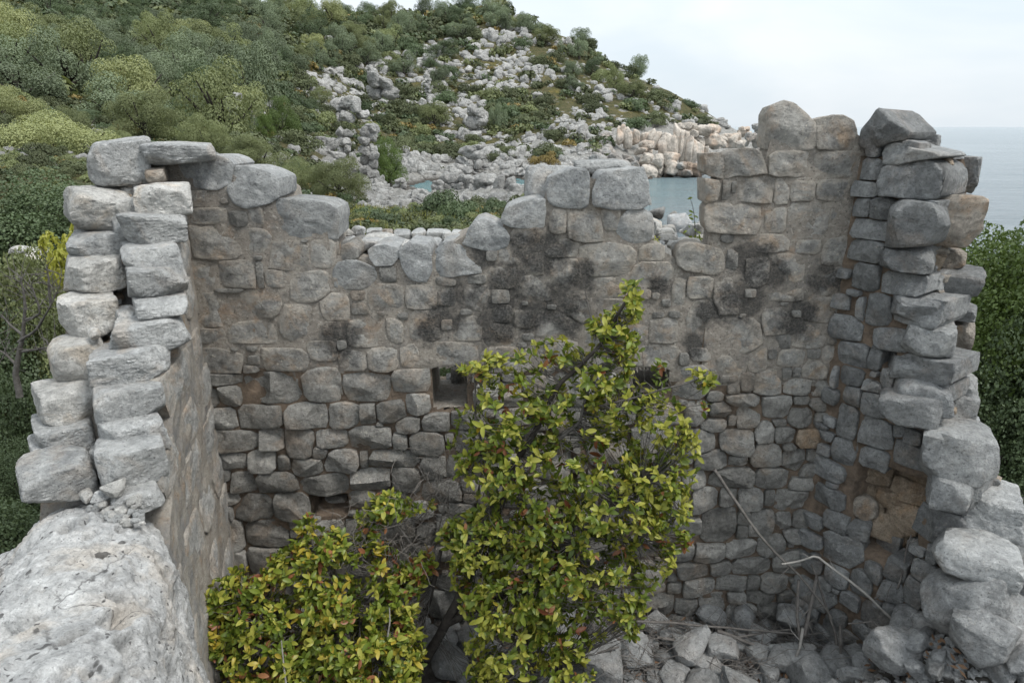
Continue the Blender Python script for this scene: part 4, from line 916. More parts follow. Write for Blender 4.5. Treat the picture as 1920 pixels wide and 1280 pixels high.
# ---- low wall beyond the back wall ------------------------------------------
lw = empty('low_stone_wall', (-.7, 8.3, -2.6), 'low wall of small squared stones just behind the dip in the back wall', 'wall')
c8 = lambda b: cb(b, 500, 260, 3.84)
for k, b in enumerate([[715,655,840,705],[835,660,915,735],[912,668,1038,745],[1036,668,1152,742],[1148,672,1280,742],[1265,670,1330,735],[1325,672,1420,735],[1420,680,1520,740],[700,700,800,760],[980,740,1130,775],[840,740,980,775],[1130,742,1260,775],[1260,738,1400,775],[600,690,715,750]]):
    b_ = c8(b); block('stone', lw, b_, 8.3, .35, M_ORANGE if k == 1 and 0 else (M_CONG if k in (1,) else M_PALEG), 8000 + k, box=5, facets=6, cut=(.85, .98), amp=.03, hscale=1.0)
block('stone', lw, c8([800, 688, 868, 748]), 8.27, .3, M_ORANGE, 8050, box=4)
cc = at(800, 452, 8.6); v, f = rock(8100, (2.9, .5, 2.0), 3, 6, 4, (.9, .98), .02); obj('mortar', mesh('mortar', v, f, True, M_PMORTAR), lw, loc=local((cc[0], 8.55, cc[2] - .98), lw))

# ------------------------------------------------------------------ room floor, rubble, branches
def heap(x, y):
    x = np.asarray(x, float); y = np.asarray(y, float)
    s = (x - CR[0]) * DR[0] + (y - CR[1]) * DR[1]; o = (x - CR[0]) * NR[0] + (y - CR[1]) * NR[1]
    return -4.6 + .92 * sstep(.6, 1.6, s) * sstep(1.6, 0, o) + .25 * sstep(.3, 1.2, s) + .12 * nz2(x, y, 1.2, 9)
gx = np.linspace(-3, 5, 110); gy = np.linspace(-.5, 5.75, 90); GX, GY = np.meshgrid(gx, gy, indexing='ij')
GZ = heap(GX, GY) + .05 * nz2(GX, GY, 6, 19) - .04
fm = plain('stony_floor_earth', (.06, .055, .048), (.16, .15, .135), 9, bump=1)
obj('rubble_floor', mesh('rubble_floor', np.stack([GX, GY, GZ], -1).reshape(-1, 3), grid_faces(110, 90, in_room(GX[:-1, :-1], GY[:-1, :-1]) | (GY[:-1, :-1] > 5.2) & (np.abs(GX[:-1, :-1]) < 2.8)), True, fm), kind='structure')
RUB = [(c4b([795, 590, 1295, 1030]), 4.62, .5, 'large slab tilted against the broken right wall, biggest of the rubble', 3.4, .5), (c4b([905, 860, 1335, 1235]), 4.35, .55, 'big rounded rubble block right of the tilted slab and below it', 2.7, 0),
       (c4b([395, 1005, 780, 1280]), 4.75, .5, 'pale faceted rubble block in front of the tilted slab', 2.7, 0), (c4b([570, 835, 780, 1020]), 4.95, .4, 'smaller rounded block between the pale faceted block and the right wall', 2.8, 0),
       (c4b([210, 830, 600, 1120]), 5.05, .5, 'shaded rubble block under the bent dry branch, left of the smaller rounded block', 2.8, 0), (c4b([1185, 775, 1420, 935]), 4.45, .4, 'oval white patched stone on the heap at the picture edge', 2.4, 0),
       (c4b([100, 1130, 335, 1290]), 4.95, .4, 'low grey block left of the pale faceted block among branches', 2.8, 0), (c4b([1315, 1080, 1480, 1290]), 4.2, .4, 'rubble block cut by the right picture edge near the bottom', 2.8, 0), (c4b([1290, 955, 1450, 1085]), 4.3, .3, 'angular stone wedged above the block at the right picture edge', 2.6, 0),
       (c4b([785, 1165, 905, 1290]), 4.6, .3, 'narrow wedge shaped stone between the two biggest rubble blocks', 2.4, 0), (c4b([825, 1105, 912, 1190]), 4.7, .2, 'small shaded stone behind the narrow wedge shaped stone', 2.6, 0),
       ((1248, 1198, 1326, 1274), 4.85, .35, 'round grey rubble boulder standing alone on the floor beside the shrub', 2.4, 0), ((1320, 1198, 1382, 1262), 4.95, .3, 'angular tan grey rubble stone touching the round boulder', 2.7, 0), ((1298, 1248, 1358, 1282), 4.75, .3, 'low grey stone in front of the round boulder', 2.6, 0),
       ((1094, 1224, 1166, 1300), 4.75, .4, 'sharp edged pale block at the foot of the tall shrub', 4, .2), ((1236, 1190, 1282, 1216), 5.05, .25, 'flat stone behind the round boulder', 3, 0), ((1372, 1142, 1416, 1196), 5.3, .25, 'pointed grey stone at the foot of the back wall', 2.6, 0), ((1306, 1150, 1362, 1182), 5.35, .3, 'wide grey stone at the foot of the back wall beside the pointed one', 2.8, 0),
       ((1458, 1146, 1510, 1184), 5.25, .3, 'wide grey stone under the dry stems near the corner', 2.8, 0), ((1440, 1232, 1488, 1270), 4.9, .3, 'bright edged stone left of the pale curved branch', 2.8, 0), ((1398, 1218, 1440, 1252), 5.0, .25, 'dull grey stone between dry branches', 2.6, 0), ((1420, 1262, 1466, 1290), 4.75, .3, 'pale stone at the bottom picture edge', 2.8, 0),
       ((812, 1225, 878, 1290), 4.75, .35, 'light grey block below the trunk of the tall shrub', 3, 0), ((820, 1195, 860, 1226), 4.95, .3, 'lighter stone behind the trunk of the tall shrub', 2.8, 0), ((1120, 1180, 1140, 1200), 5.2, .2, 'small stone half hidden by the tall shrub', 2.6, 0), ((1520, 1172, 1570, 1212), 5.1, .3, 'grey stone behind the dry upright stems', 2.8, 0),
       ((1232, 1262, 1292, 1296), 4.7, .3, 'dull stone at the bottom edge left of the low grey stone', 2.7, 0), ((1690, 1190, 1745, 1235), 4.75, .3, 'dark stone deep between the tilted slab and the pale block', 2.6, 0)]
RUBP = []
for k, (b, Y, d, lab, bx, roll) in enumerate(RUB):
    q_, h_ = cast([(b[0] + b[2]) / 2], [b[3] - .22 * (b[3] - b[1])], 3.2, 9, heap, 400)
    if h_[0] and q_[0, 1] < 5.45: Y = float(q_[0, 1]) - .05
    RUBP.append((b, Y))
    block('rubble_block', None, b, Y, d, M_RUB, 9000 + k, box=bx, facets=13, cut=(.68, .95), amp=.05, sub=4 if b[2] - b[0] > 90 else 3, roll=-roll, label=lab, cat='rubble stone', push=.3)
RPROTO = [crisp(mesh('rubble_block', *rock(9500 + k, (1, r_.uniform(.6, 1), r_.uniform(.42, .8)), 3, 3.2, 8, (.6, .9), .06), True, M_RUB)) for k in range(14)]
cand = []
for _ in range(900):
    px, py = r_.uniform(1060, 1980), r_.uniform(1135, 1330)
    cand.append((px, py))
pts, hit = cast(*np.array(cand).T, t0=3.4, t1=9, hf=heap, steps=240)
extra_xy = np.stack([r_.uniform(-1.6, 2.6, 200), r_.uniform(3.2, 5.4, 200)], -1)
pts = np.concatenate([pts[hit], np.stack([extra_xy[:, 0], extra_xy[:, 1], heap(extra_xy[:, 0], extra_xy[:, 1])], -1)])
placed = [tuple(at((b[0] + b[2]) / 2, (b[1] + b[3]) / 2, Y)[:2]) + ((b[2] - b[0]) * .0018,) for b, Y in RUBP]; nrub = 0
for sz0, cnt in ((.36, 22), (.27, 90), (.18, 170), (.11, 180)):
    for q in pts[r_.permutation(len(pts))]:
        if cnt == 0: break
        sz = sz0 * r_.uniform(.8, 1.25)
        if q[1] > 5.42 or in_room(q[0], q[1]) == False: continue
        if any((q[0] - a) ** 2 + (q[1] - b) ** 2 < (.36 * (sz + s)) ** 2 for a, b, s in placed): continue
        placed.append((q[0], q[1], sz)); cnt -= 1
        far_ = q[0] > 2.2
        obj('rubble_block', RPROTO[int(r_.integers(14))], loc=(q[0], q[1], q[2] + sz * .22), rot=(r_.normal() * .35, r_.normal() * .35, r_.uniform(0, 6.28)), scale=sz,
            label=f"{'big' if sz > .3 else 'fist sized' if sz < .14 else 'small' if sz < .22 else 'middling'} grey rubble stone lying in the heap below the right wall" if far_ else f"{'big' if sz > .3 else 'fist sized' if sz < .14 else 'small' if sz < .22 else 'middling'} grey rubble stone on the floor {'below the corner' if q[0] > 1.6 else 'right of the tall shrub' if q[0] > .6 else 'under the shrubs'}", cat='rubble stone',
            group='rubble in the heap below the right wall' if far_ else 'rubble on the ruin floor')

CH = [rock(1600 + k, (1, .8, .55), 1, 3.2, 5, (.6, .9), .05) for k in range(6)]; cv_, cf_, n0 = [], [], 0
cpts = pts[r_.integers(0, len(pts), 2600)] + r_.normal(size=(2600, 3)) * np.array([.12, .1, 0])
for q in cpts:
    if q[1] > 5.46 or q[1] < 2.8: continue
    v, f = CH[int(r_.integers(6))]; sz = r_.uniform(.025, .075); z = float(heap(q[0], q[1])) + sz * .15
    cv_.append((v * sz) @ rotm(r_, .5).T + np.array([q[0], q[1], z])); cf_.append(f + n0); n0 += len(v)
obj('stone_chips', crisp(mesh('stone_chips', np.concatenate(cv_), np.concatenate(cf_), True, M_RUB)), kind='stuff', label='small stone chips between the rubble')
nl_ = 600; lp = pts[r_.integers(0, len(pts), nl_)] + r_.normal(size=(nl_, 3)) * np.array([.2, .15, 0]); lp[:, 2] = heap(lp[:, 0], lp[:, 1]) + .03 + .05 * r_.random(nl_); lp = lp[(lp[:, 1] < 5.45) & (lp[:, 1] > 2.8)]; nl_ = len(lp)
a1 = r_.normal(size=(nl_, 3)) * [1, 1, .35]; a1 /= np.linalg.norm(a1, axis=1)[:, None]; a2 = np.cross(a1, r_.normal(size=(nl_, 3)) * .4 + [0, 0, 1]); a2 /= np.linalg.norm(a2, axis=1)[:, None]
obj('leaf_litter', mesh('leaf_litter', np.stack([lp - a1 * .035, lp - a2 * .015, lp + a1 * .035, lp + a2 * .015], 1).reshape(-1, 3), np.arange(nl_ * 4).reshape(-1, 4), False, leaf_mat('dead_leaf_litter', (.11, .06, .035), (.24, .15, .09), .8, .1, 0)), kind='stuff', label='dead brown leaves fallen on the floor')
def polyline(pp, n=16, wob=.0, seed=0):
    P = np.array([at(*q) for q in pp]); t = np.linspace(0, len(P) - 1, n)
    V = np.stack([np.interp(t, np.arange(len(P)), P[:, k]) for k in range(3)], -1)
    if wob: V = V + wob * fbm(V * 3 + seed, seed, 2)[:, None] * np.array([1, .4, 1]) + wob * .7 * vnoise(V * 4 + seed + 5, seed)[:, None] * np.array([-.5, .3, 1])
    return V
BR = [([(1338, 880, 5.3), (1390, 955, 5.2), (1430, 1010, 5.1), (1500, 1080, 5.0), (1560, 1160, 4.9)], .016, .008, M_DEAD, 'long grey dead pole leaning from the back wall down to the rubble'),
      ([(1466, 1052, 4.9), (1500, 1048, 4.9), (1532, 1040, 4.85), (1570, 1075, 4.8), (1625, 1118, 4.75), (1676, 1164, 4.7)], .007, .012, M_PALEDEAD, 'bent bleached thin branch in front of the corner'),
      ([(1505, 1178, 4.9), (1498, 1215, 4.85), (1486, 1250, 4.8), (1488, 1290, 4.75)], .014, .012, M_PALEDEAD, 'pale curved stick standing in the rubble'),
      ([(1195, 1166, 5.2), (1300, 1172, 5.15), (1400, 1180, 5.1), (1490, 1190, 5.05)], .012, .008, M_DEAD, 'dark straight branch lying along the foot of the back wall'),
      ([(1345, 1182, 5.1), (1420, 1215, 5.0), (1480, 1245, 4.9), (1540, 1290, 4.75)], .016, .012, M_DEAD, 'long dark branch running down to the bottom edge'),
      ([(1230, 1196, 5.1), (1330, 1205, 5.05), (1420, 1190, 5.1), (1480, 1180, 5.1)], .014, .008, M_DEAD, 'gently bowed dark branch crossing the rubble'),
      ([(1310, 1285, 4.8), (1400, 1284, 4.8), (1440, 1250, 4.9)], .01, .008, M_DEAD, 'dark stick at the bottom picture edge'),
      ([(1498, 1085, 5.0), (1494, 1150, 4.95), (1500, 1205, 4.9)], .012, .014, M_DEAD, 'upright dark stem, thinnest of the pair near the corner'),
      ([(1530, 1080, 5.0), (1518, 1140, 4.95), (1508, 1190, 4.9)], .014, .018, M_DEAD, 'upright dark stem leaning left near the corner'),
      ([(1520, 1060, 5.05), (1545, 1130, 5.0), (1565, 1190, 4.9), (1572, 1240, 4.85)], .01, .012, M_DEAD, 'dark curved stem rising beside the shaded block'),
      ([(1575, 1175, 4.8), (1576, 1240, 4.75), (1580, 1290, 4.7)], .012, .012, M_DEAD, 'short straight stick in front of the shaded block'),
      ([(1710, 1000, 4.75), (1698, 1050, 4.75), (1684, 1100, 4.75)], .005, .008, M_DEAD, 'thin twig leaning on the right wall'),
      ([(1640, 1120, 4.85), (1670, 1100, 4.85), (1690, 1070, 4.8)], .008, .01, M_DEAD, 'curved twig at the foot of the right wall niche'),
      ([(1730, 1215, 4.5), (1765, 1212, 4.45), (1790, 1198, 4.4)], .007, .005, M_DEAD, 'short twig lying across the big rubble blocks'),
      ([(1095, 1235, 4.8), (1130, 1222, 4.8), (1162, 1208, 4.8)], .012, .008, M_DEAD, 'short grey branch over the sharp edged block'),
      ([(1590, 1170, 4.75), (1635, 1165, 4.7), (1650, 1190, 4.65), (1672, 1200, 4.65)], .007, .006, M_DEAD, 'hooked twig lying over the shaded rubble block')]
for k, (pp, ra, rb, m, lab) in enumerate(BR):
    V = polyline(pp, 20, .02, k); v, f = tube(V, np.linspace(ra, rb, 20), 7); parts = [(v, f)]
    for _ in range(3):
        i = int(r_.integers(3, 17)); d = r_.normal(size=3) * .09; parts.append(tube(np.array([V[i], V[i] + d * .5 + r_.normal(size=3) * .01, V[i] + d]), [ra * .4, ra * .3, .0015], 4))
    v, f = join(parts); obj('dead_branch', mesh('dead_branch', v - V[0], f, True, m), loc=V[0], label=lab, cat='branch')
# twig litter
parts = []
for _ in range(900):
    px, py = r_.uniform(1090, 1560), r_.uniform(1165, 1280); q, h = cast([px], [py], 3.5, 8, heap, 160)
    if not h[0] or q[0, 1] > 5.4: continue
    q = q[0] + np.array([0, 0, r_.uniform(.03, .16)]); a = r_.uniform(0, 6.28); L = r_.uniform(.08, .55); d = np.array([math.cos(a), math.sin(a), r_.normal() * .3]) * L
    parts.append(tube(np.array([q, q + d * .5 + r_.normal(size=3) * .03, q + d]), [.0035, .003, .0015], 4))
v, f = join(parts); obj('twig_litter', mesh('twig_litter', v, f, True, M_DEAD), kind='stuff', label='tangle of thin dry twigs over the rubble floor')

# ------------------------------------------------------------------ foreground shrubs with real leaves
def leaf_proto(L, W, bend, fold, seed):
    t = np.array([0, .18, .42, .68, .88, 1.0]); w = np.array([.08, .66, 1.0, .95, .58, .0]) * W / 2
    z = -bend * t ** 2 * L; V = []
    for a, b, c in zip(t, w, z): V += [(-b, a * L, c + fold * b), (0, a * L, c), (b, a * L, c + fold * b)]
    V = np.array(V); F = []
    for i in range(5):
        a = i * 3; F += [(a, a + 1, a + 4, a + 3), (a + 1, a + 2, a + 5, a + 4)]
    return V, np.array(F)
LP = [leaf_proto(.092, .044, .25, .35, 1), leaf_proto(.08, .040, .1, .5, 2), leaf_proto(.10, .045, .5, .3, 3), leaf_proto(.066, .034, .8, .4, 4)]
def basis(d, up):
    d = d / np.linalg.norm(d); x = np.cross(d, up); x /= np.linalg.norm(x) + 1e-9; z = np.cross(x, d); return np.stack([x, d, z], 1)
def shrub(name, label, root_px, limbs, ells, n_clusters, weights, seed, size=1.0):
    r = np.random.default_rng(seed); base = at(*root_px)
    root = empty(name, base, label, 'shrub')
    skel = []
    for k, (pp, ra, rb) in enumerate(limbs):
        V = polyline(pp, 26, .03, seed + k); skel.append(V)
        v, f = tube(V, np.linspace(ra, rb, 26), 8)
        obj('trunk' if k == 0 else 'branch', mesh('branch', v - base, f, True, M_DARKBARK if k < 3 else M_BARK), root)
    SK = np.concatenate(skel)
    vol = np.array([e[2] * e[3] for e in ells], float); vol /= vol.sum()
    mats_leaf = []; tw = []; leaves = []
    for c in range(n_clusters):
        e = ells[r.choice(len(ells), p=vol)]; cx, cy, rx, ry, Y = e[:5]; bias = e[5] if len(e) > 5 else 0
        d = r.normal(size=3); d /= np.linalg.norm(d); rr = r.uniform(.35, 1) ** .45
        C = at(cx, cy, Y); sx, sy = rx * Y / FPX, ry * Y / FPX; dp = min(.42, .55 * (sx + sy))
        p = C + np.array([d[0] * sx, d[1] * dp, d[2] * sy]) * rr
        if fbm(p * 4.2 + seed, 5, 2) > .33: continue
        outd = np.array([d[0] * .9, d[1] * .8 - .3, d[2] * .8 + .6]) + r.normal(size=3) * .25; outd /= np.linalg.norm(outd)
        k = np.argmin(((SK - p) ** 2).sum(1) + 2 * np.maximum(0, SK[:, 2] - p[2])); a = SK[k]
        if np.linalg.norm(a - p) > .06:
            m = (a + p) / 2 + np.array([0, 0, -.04]) + r.normal(size=3) * .03
            tw.append(tube(np.array([a, (a + m) / 2 + r.normal(size=3) * .01, m, (m + p) / 2, p]), [.0036, .003, .0026, .0022, .0016], 4))
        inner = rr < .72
        wv = np.array(weights, float)
        if bias == 1: wv = wv * np.array([.8, .5, 1.8, 1.2, .6])          # lime tips
        if bias == 2: wv = wv * np.array([.8, .8, .6, 3.0, 2.4])          # yellowing
        if bias == 3: wv = wv * np.array([.7, 1, .5, .8, 9])              # dead brown leaves
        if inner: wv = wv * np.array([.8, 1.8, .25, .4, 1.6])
        wv /= wv.sum(); cm = r.choice(5, p=wv)
        nl = int(r.integers(5, 10)); ax = basis(outd, np.array([.3, .5, .81]))
        for l in range(nl):
            ph = l * 2.4 + r.normal() * .3; el = r.uniform(.35, 1.25) if cm != 4 else r.uniform(1.2, 2.4)
            ld = ax[:, 1] * math.cos(el) + (ax[:, 0] * math.cos(ph) + ax[:, 2] * math.sin(ph)) * math.sin(el)
            B = basis(ld, outd + r.normal(size=3) * .25)
            B = B @ np.array(Matrix.Rotation(r.normal() * .45, 3, 'Y'))
            m_ = cm if r.random() < .55 else (r.choice(5, p=wv) if r.random() < .8 else r.choice(5, p=(.4, .15, .3, .09, .06)))
            leaves.append((p - outd * r.uniform(0, .07), B, size * r.uniform(.55, 1.15), int(r.integers(4)), int(m_), d[1] * rr, cx))
    # the 300 leaves nearest the viewer are separate parts, the rest one mass
    sc_ = np.array([-np.linalg.norm(l[0]) + .15 * r.random() for l in leaves]); order = np.argsort(-sc_); near = set(order[:296].tolist())
    protos = {}
    vs, fs, mi, n0 = [], [], [], 0
    for i, (p, B, s, q, m_, _, _) in enumerate(leaves):
        if i in near:
            if (q, m_) not in protos: protos[(q, m_)] = mesh('leaf', LP[q][0], LP[q][1], True, LEAF[m_])
            o = bpy.data.objects.new('leaf', protos[(q, m_)]); COL.objects.link(o); o.parent = root
            M = Matrix.Translation(Vector((p - base).tolist())) @ Matrix((B * s).tolist()).to_4x4(); o.matrix_local = M
        else:
            v = LP[q][0] * s @ B.T + p; vs.append(v); fs.append(LP[q][1] + n0); n0 += len(v); mi += [m_] * len(LP[q][1])
    obj('foliage', mesh('foliage', np.concatenate(vs) - base, np.concatenate(fs), True, LEAF, mi), root, kind='stuff')
    v, f = join(tw); obj('twigs', mesh('twigs', v - base, f, True, M_BARK), root, kind='stuff')
    return root
YT = 4.55
shrub('evergreen_shrub', 'tall bushy evergreen with glossy green and lime leaves growing in front of the back wall', (800, 1230, 4.75),
      [([(800, 1235, 4.75), (835, 1170, 4.72), (880, 1080, 4.7), (930, 980, 4.68), (960, 880, 4.66)], .045, .026),
       ([(835, 1170, 4.72), (900, 1140, 4.6), (1000, 1080, 4.55), (1100, 1000, 4.5), (1200, 900, 4.5)], .032, .012),
       ([(960, 880, 4.66), (1010, 800, 4.65), (1050, 720, 4.62), (1120, 650, 4.6), (1180, 560, 4.58), (1195, 530, 4.56)], .026, .006),
       ([(1040, 830, 4.65), (1090, 790, 4.64), (1115, 690, 4.62)], .016, .008),
       ([(930, 980, 4.68), (900, 860, 4.65), (890, 700, 4.62)], .018, .006),
       ([(900, 1140, 4.6), (980, 1200, 4.45), (1050, 1240, 4.4)], .018, .006),
       ([(1100, 1000, 4.5), (1200, 1010, 4.48), (1280, 960, 4.45)], .012, .004),
       ([(1120, 760, 4.62), (1220, 740, 4.58), (1320, 705, 4.55)], .01, .004),
       ([(1130, 650, 4.6), (1105, 570, 4.6), (1098, 545, 4.6)], .007, .003)],
      [(1188, 560, 24, 45, 4.57, 1), (1155, 620, 55, 50, 4.6, 1), (1130, 690, 70, 50, 4.62), (1190, 640, 25, 30, 4.6, 1), (1103, 548, 14, 14, 4.6, 1), (1040, 655, 50, 30, 4.65, 1), (960, 690, 75, 35, 4.62, 1), (890, 690, 30, 30, 4.6, 1), (950, 770, 90, 60, 4.6), (1060, 760, 90, 50, 4.62),
       (1170, 760, 70, 50, 4.6, 1), (1318, 712, 28, 28, 4.55, 1), (1318, 765, 8, 20, 4.55, 3), (1240, 690, 20, 16, 4.55, 3), (1255, 800, 60, 50, 4.55, 1), (1290, 830, 30, 40, 4.5, 1), (960, 860, 120, 70, 4.6), (1100, 850, 130, 70, 4.55), (1230, 890, 85, 60, 4.48, 1), (870, 830, 45, 70, 4.62), (1000, 950, 130, 70, 4.5), (1150, 950, 120, 70, 4.42, 1), (1260, 960, 50, 50, 4.42, 1),
       (900, 1010, 70, 70, 4.5, 1), (1080, 1040, 150, 60, 4.4), (1220, 1040, 65, 60, 4.4, 1), (1285, 1010, 16, 22, 4.4, 3), (1000, 1080, 140, 60, 4.35), (880, 1090, 50, 70, 4.4, 1), (1150, 1110, 90, 60, 4.4), (1050, 1060, 60, 60, 4.5, 3), (960, 1130, 110, 60, 4.3, 1), (1060, 1170, 90, 50, 4.35), (1170, 1180, 45, 22, 4.4, 1), (960, 1220, 110, 60, 4.25, 1), (1060, 1250, 70, 40, 4.25, 1), (900, 1280, 60, 40, 4.2), (1020, 1310, 100, 40, 4.2), (1010, 1000, 60, 60, 4.55, 3), (850, 1000, 30, 40, 4.55)],
      2500, (1.0, .7, 1.1, .02, .07), 71, .74)
shrub('spreading_shrub', 'low spreading shrub with yellowing leaves between the boulder and the tall evergreen', (770, 1290, 4.6),
      [([(770, 1290, 4.6), (780, 1200, 4.7), (795, 1140, 4.72), (812, 1090, 4.72), (830, 1030, 4.72)], .036, .016),
       ([(770, 1290, 4.6), (700, 1200, 4.5), (640, 1100, 4.5), (590, 1020, 4.5)], .026, .008),
       ([(700, 1200, 4.5), (560, 1160, 4.35), (450, 1110, 4.3)], .018, .006),
       ([(640, 1280, 4.3), (520, 1260, 4.2), (420, 1230, 4.2)], .016, .006),
       ([(812, 1090, 4.72), (760, 1000, 4.7), (720, 940, 4.7)], .014, .005),
       ([(640, 1100, 4.5), (680, 1010, 4.6), (710, 950, 4.65)], .01, .004)],
      [(575, 985, 30, 22, 4.55, 2), (720, 945, 45, 28, 4.7), (700, 980, 35, 30, 4.65), (780, 950, 40, 25, 4.75), (600, 1020, 70, 38, 4.5, 2), (560, 1060, 70, 40, 4.45), (690, 1050, 80, 40, 4.55, 2), (470, 1090, 60, 35, 4.35, 2), (420, 1120, 45, 45, 4.3), (480, 1150, 100, 50, 4.3), (620, 1120, 100, 50, 4.4, 2), (700, 1120, 70, 40, 4.5), (755, 1090, 50, 40, 4.6, 3), (790, 1060, 30, 35, 4.65, 3), (400, 1200, 50, 60, 4.2, 2),
       (500, 1220, 120, 60, 4.2, 2), (640, 1200, 100, 60, 4.3), (730, 1190, 60, 50, 4.4, 2), (765, 1150, 22, 22, 4.4, 1), (780, 1210, 28, 40, 4.35, 1), (430, 1280, 80, 40, 4.1, 2), (560, 1290, 120, 45, 4.1), (690, 1290, 90, 45, 4.15, 2), (760, 1260, 40, 40, 4.25, 1), (390, 1160, 25, 40, 4.25)],
      2200, (1.0, .55, 1.2, .12, .08), 83, .75)
# pale bare stems standing in the low shrub
for pp, lab in [([(527, 1200, 4.0), (532, 1240, 3.98), (538, 1290, 3.95)], 'bare bleached stem sticking up from the low spreading shrub'), ([(730, 1140, 4.3), (732, 1165, 4.3), (728, 1190, 4.3)], 'thin bare grey stem among the yellowing leaves')]:
    V = polyline(pp, 10, .01, 3); v, f = tube(V, np.linspace(.004, .008, 10), 6); obj('dead_branch', mesh('dead_branch', v - V[-1], f, True, M_PALEDEAD), loc=V[-1], label=lab, cat='branch')
# dry twig tangle between the shrubs
parts = []
for _ in range(520):
    cx, cy, sx, sy, Y = [(840, 900, 55, 60, 4.9), (790, 970, 70, 50, 4.85), (760, 1030, 60, 45, 4.75), (690, 1000, 60, 40, 4.75)][int(r_.integers(4))]
    p = at(cx + r_.normal() * sx * .6, cy + r_.normal() * sy * .6, Y + r_.normal() * .12); d = r_.normal(size=3); d /= np.linalg.norm(d); L = r_.uniform(.1, .32); pts_ = [p]
    for s in range(5):
        d = d + r_.normal(size=3) * .35; d /= np.linalg.norm(d); pts_.append(pts_[-1] + d * L / 5)
    parts.append(tube(np.array(pts_), np.linspace(.0028, .0011, 6), 3))
for pp in [[(800, 1130, 4.8), (810, 1040, 4.85), (840, 920, 4.9)], [(800, 1130, 4.8), (770, 1040, 4.8), (760, 980, 4.8)]]:
    parts.append(tube(polyline(pp, 12, .03, 9), np.linspace(.012, .004, 12), 5))
v, f = join(parts); b0 = at(800, 1130, 4.8)
obj('dry_shrub', mesh('dry_shrub', v - b0, f, True, plain('dry_twig', (.14, .125, .11), (.28, .255, .23), 20)), loc=b0, label='leafless tangle of fine grey twigs between the two leafy shrubs', cat='shrub')

def sprig(name, label, base, stem, leaf_pts, ls, mat, cat='plant'):
    root = empty(name, base, label, cat)
    v, f = tube(stem, np.linspace(.004, .0015, len(stem)), 5); obj('stem', mesh('stem', v - base, f, True, M_DARKBARK), root)
    for p in leaf_pts:
        d = r_.normal(size=3) + np.array([0, -.5, .3]); B = basis(d, np.array([.2, -.9, .5]) + r_.normal(size=3) * .2)
        o = obj('leaf', None or mesh('leaf', LP[3][0] * ls @ B.T, LP[3][1], True, mat), root, loc=p - base)
V = polyline([(1306, 446, 6.0), (1304, 425, 6.0), (1303, 408, 6.0), (1299, 385, 6.0), (1294, 368, 6.0)], 14, .01, 4)
sprig('young_sapling', 'thin leafy sprig standing in the gap of the back wall against the sea', V[0], V, [V[i] + r_.normal(size=3) * .015 for i in (4, 5, 6, 7, 7, 9, 12)] + [V[1] + r_.normal(size=3) * .04 for _ in range(14)], .55, LEAF[0])
V = polyline([(1232, 738, 5.55), (1236, 725, 5.52), (1240, 705, 5.5)], 8, .01, 4)
sprig('ivy_plant', 'green creeper leaves hanging in the small window beside the tall evergreen', V[0], V, [at(1238 + r_.normal() * 8, 715 + r_.normal() * 14, 5.5) for _ in range(26)] + [at(1220 + r_.normal() * 18, 742 + r_.normal() * 6, 5.42) for _ in range(22)], .62, LEAF[1])
V = polyline([(1222, 450, 5.7), (1232, 448, 5.68), (1240, 446, 5.66)], 6, .004, 4)
sprig('seedling', 'tiny bright green seedling on the wall top below the broken block', V[0], V, [at(1229 + r_.normal() * 8, 449 + r_.normal() * 2, 5.66) for _ in range(12)], .4, LEAF[2])

PLACES = [(130, 'at left picture edge'), (340, 'above left wall'), (430, 'above highest wall block'), (530, 'above second wall block'), (640, 'above third wall block'), (760, 'above left dip'), (880, 'above right dip'), (1030, 'above shoulder by dip'), (1120, 'above tall broken stone'), (1215, 'above broken block'), (1325, 'above sea gap'), (5000, 'near wall tower')]
def place(px, py):
    col = next(t for x, t in PLACES if px < x)
    band = 'ridge' if py < 45 else 'upper slope' if py < 95 else 'high slope' if py < 145 else 'mid slope' if py < 195 else 'low slope' if py < 245 else 'hill foot' if py < 300 else 'shore' if py < 370 else 'near ground'
    return 'on ' + band + ' ' + col
def sized(w, a, b): return 'small' if w < a else ('big' if w > b else 'middling')
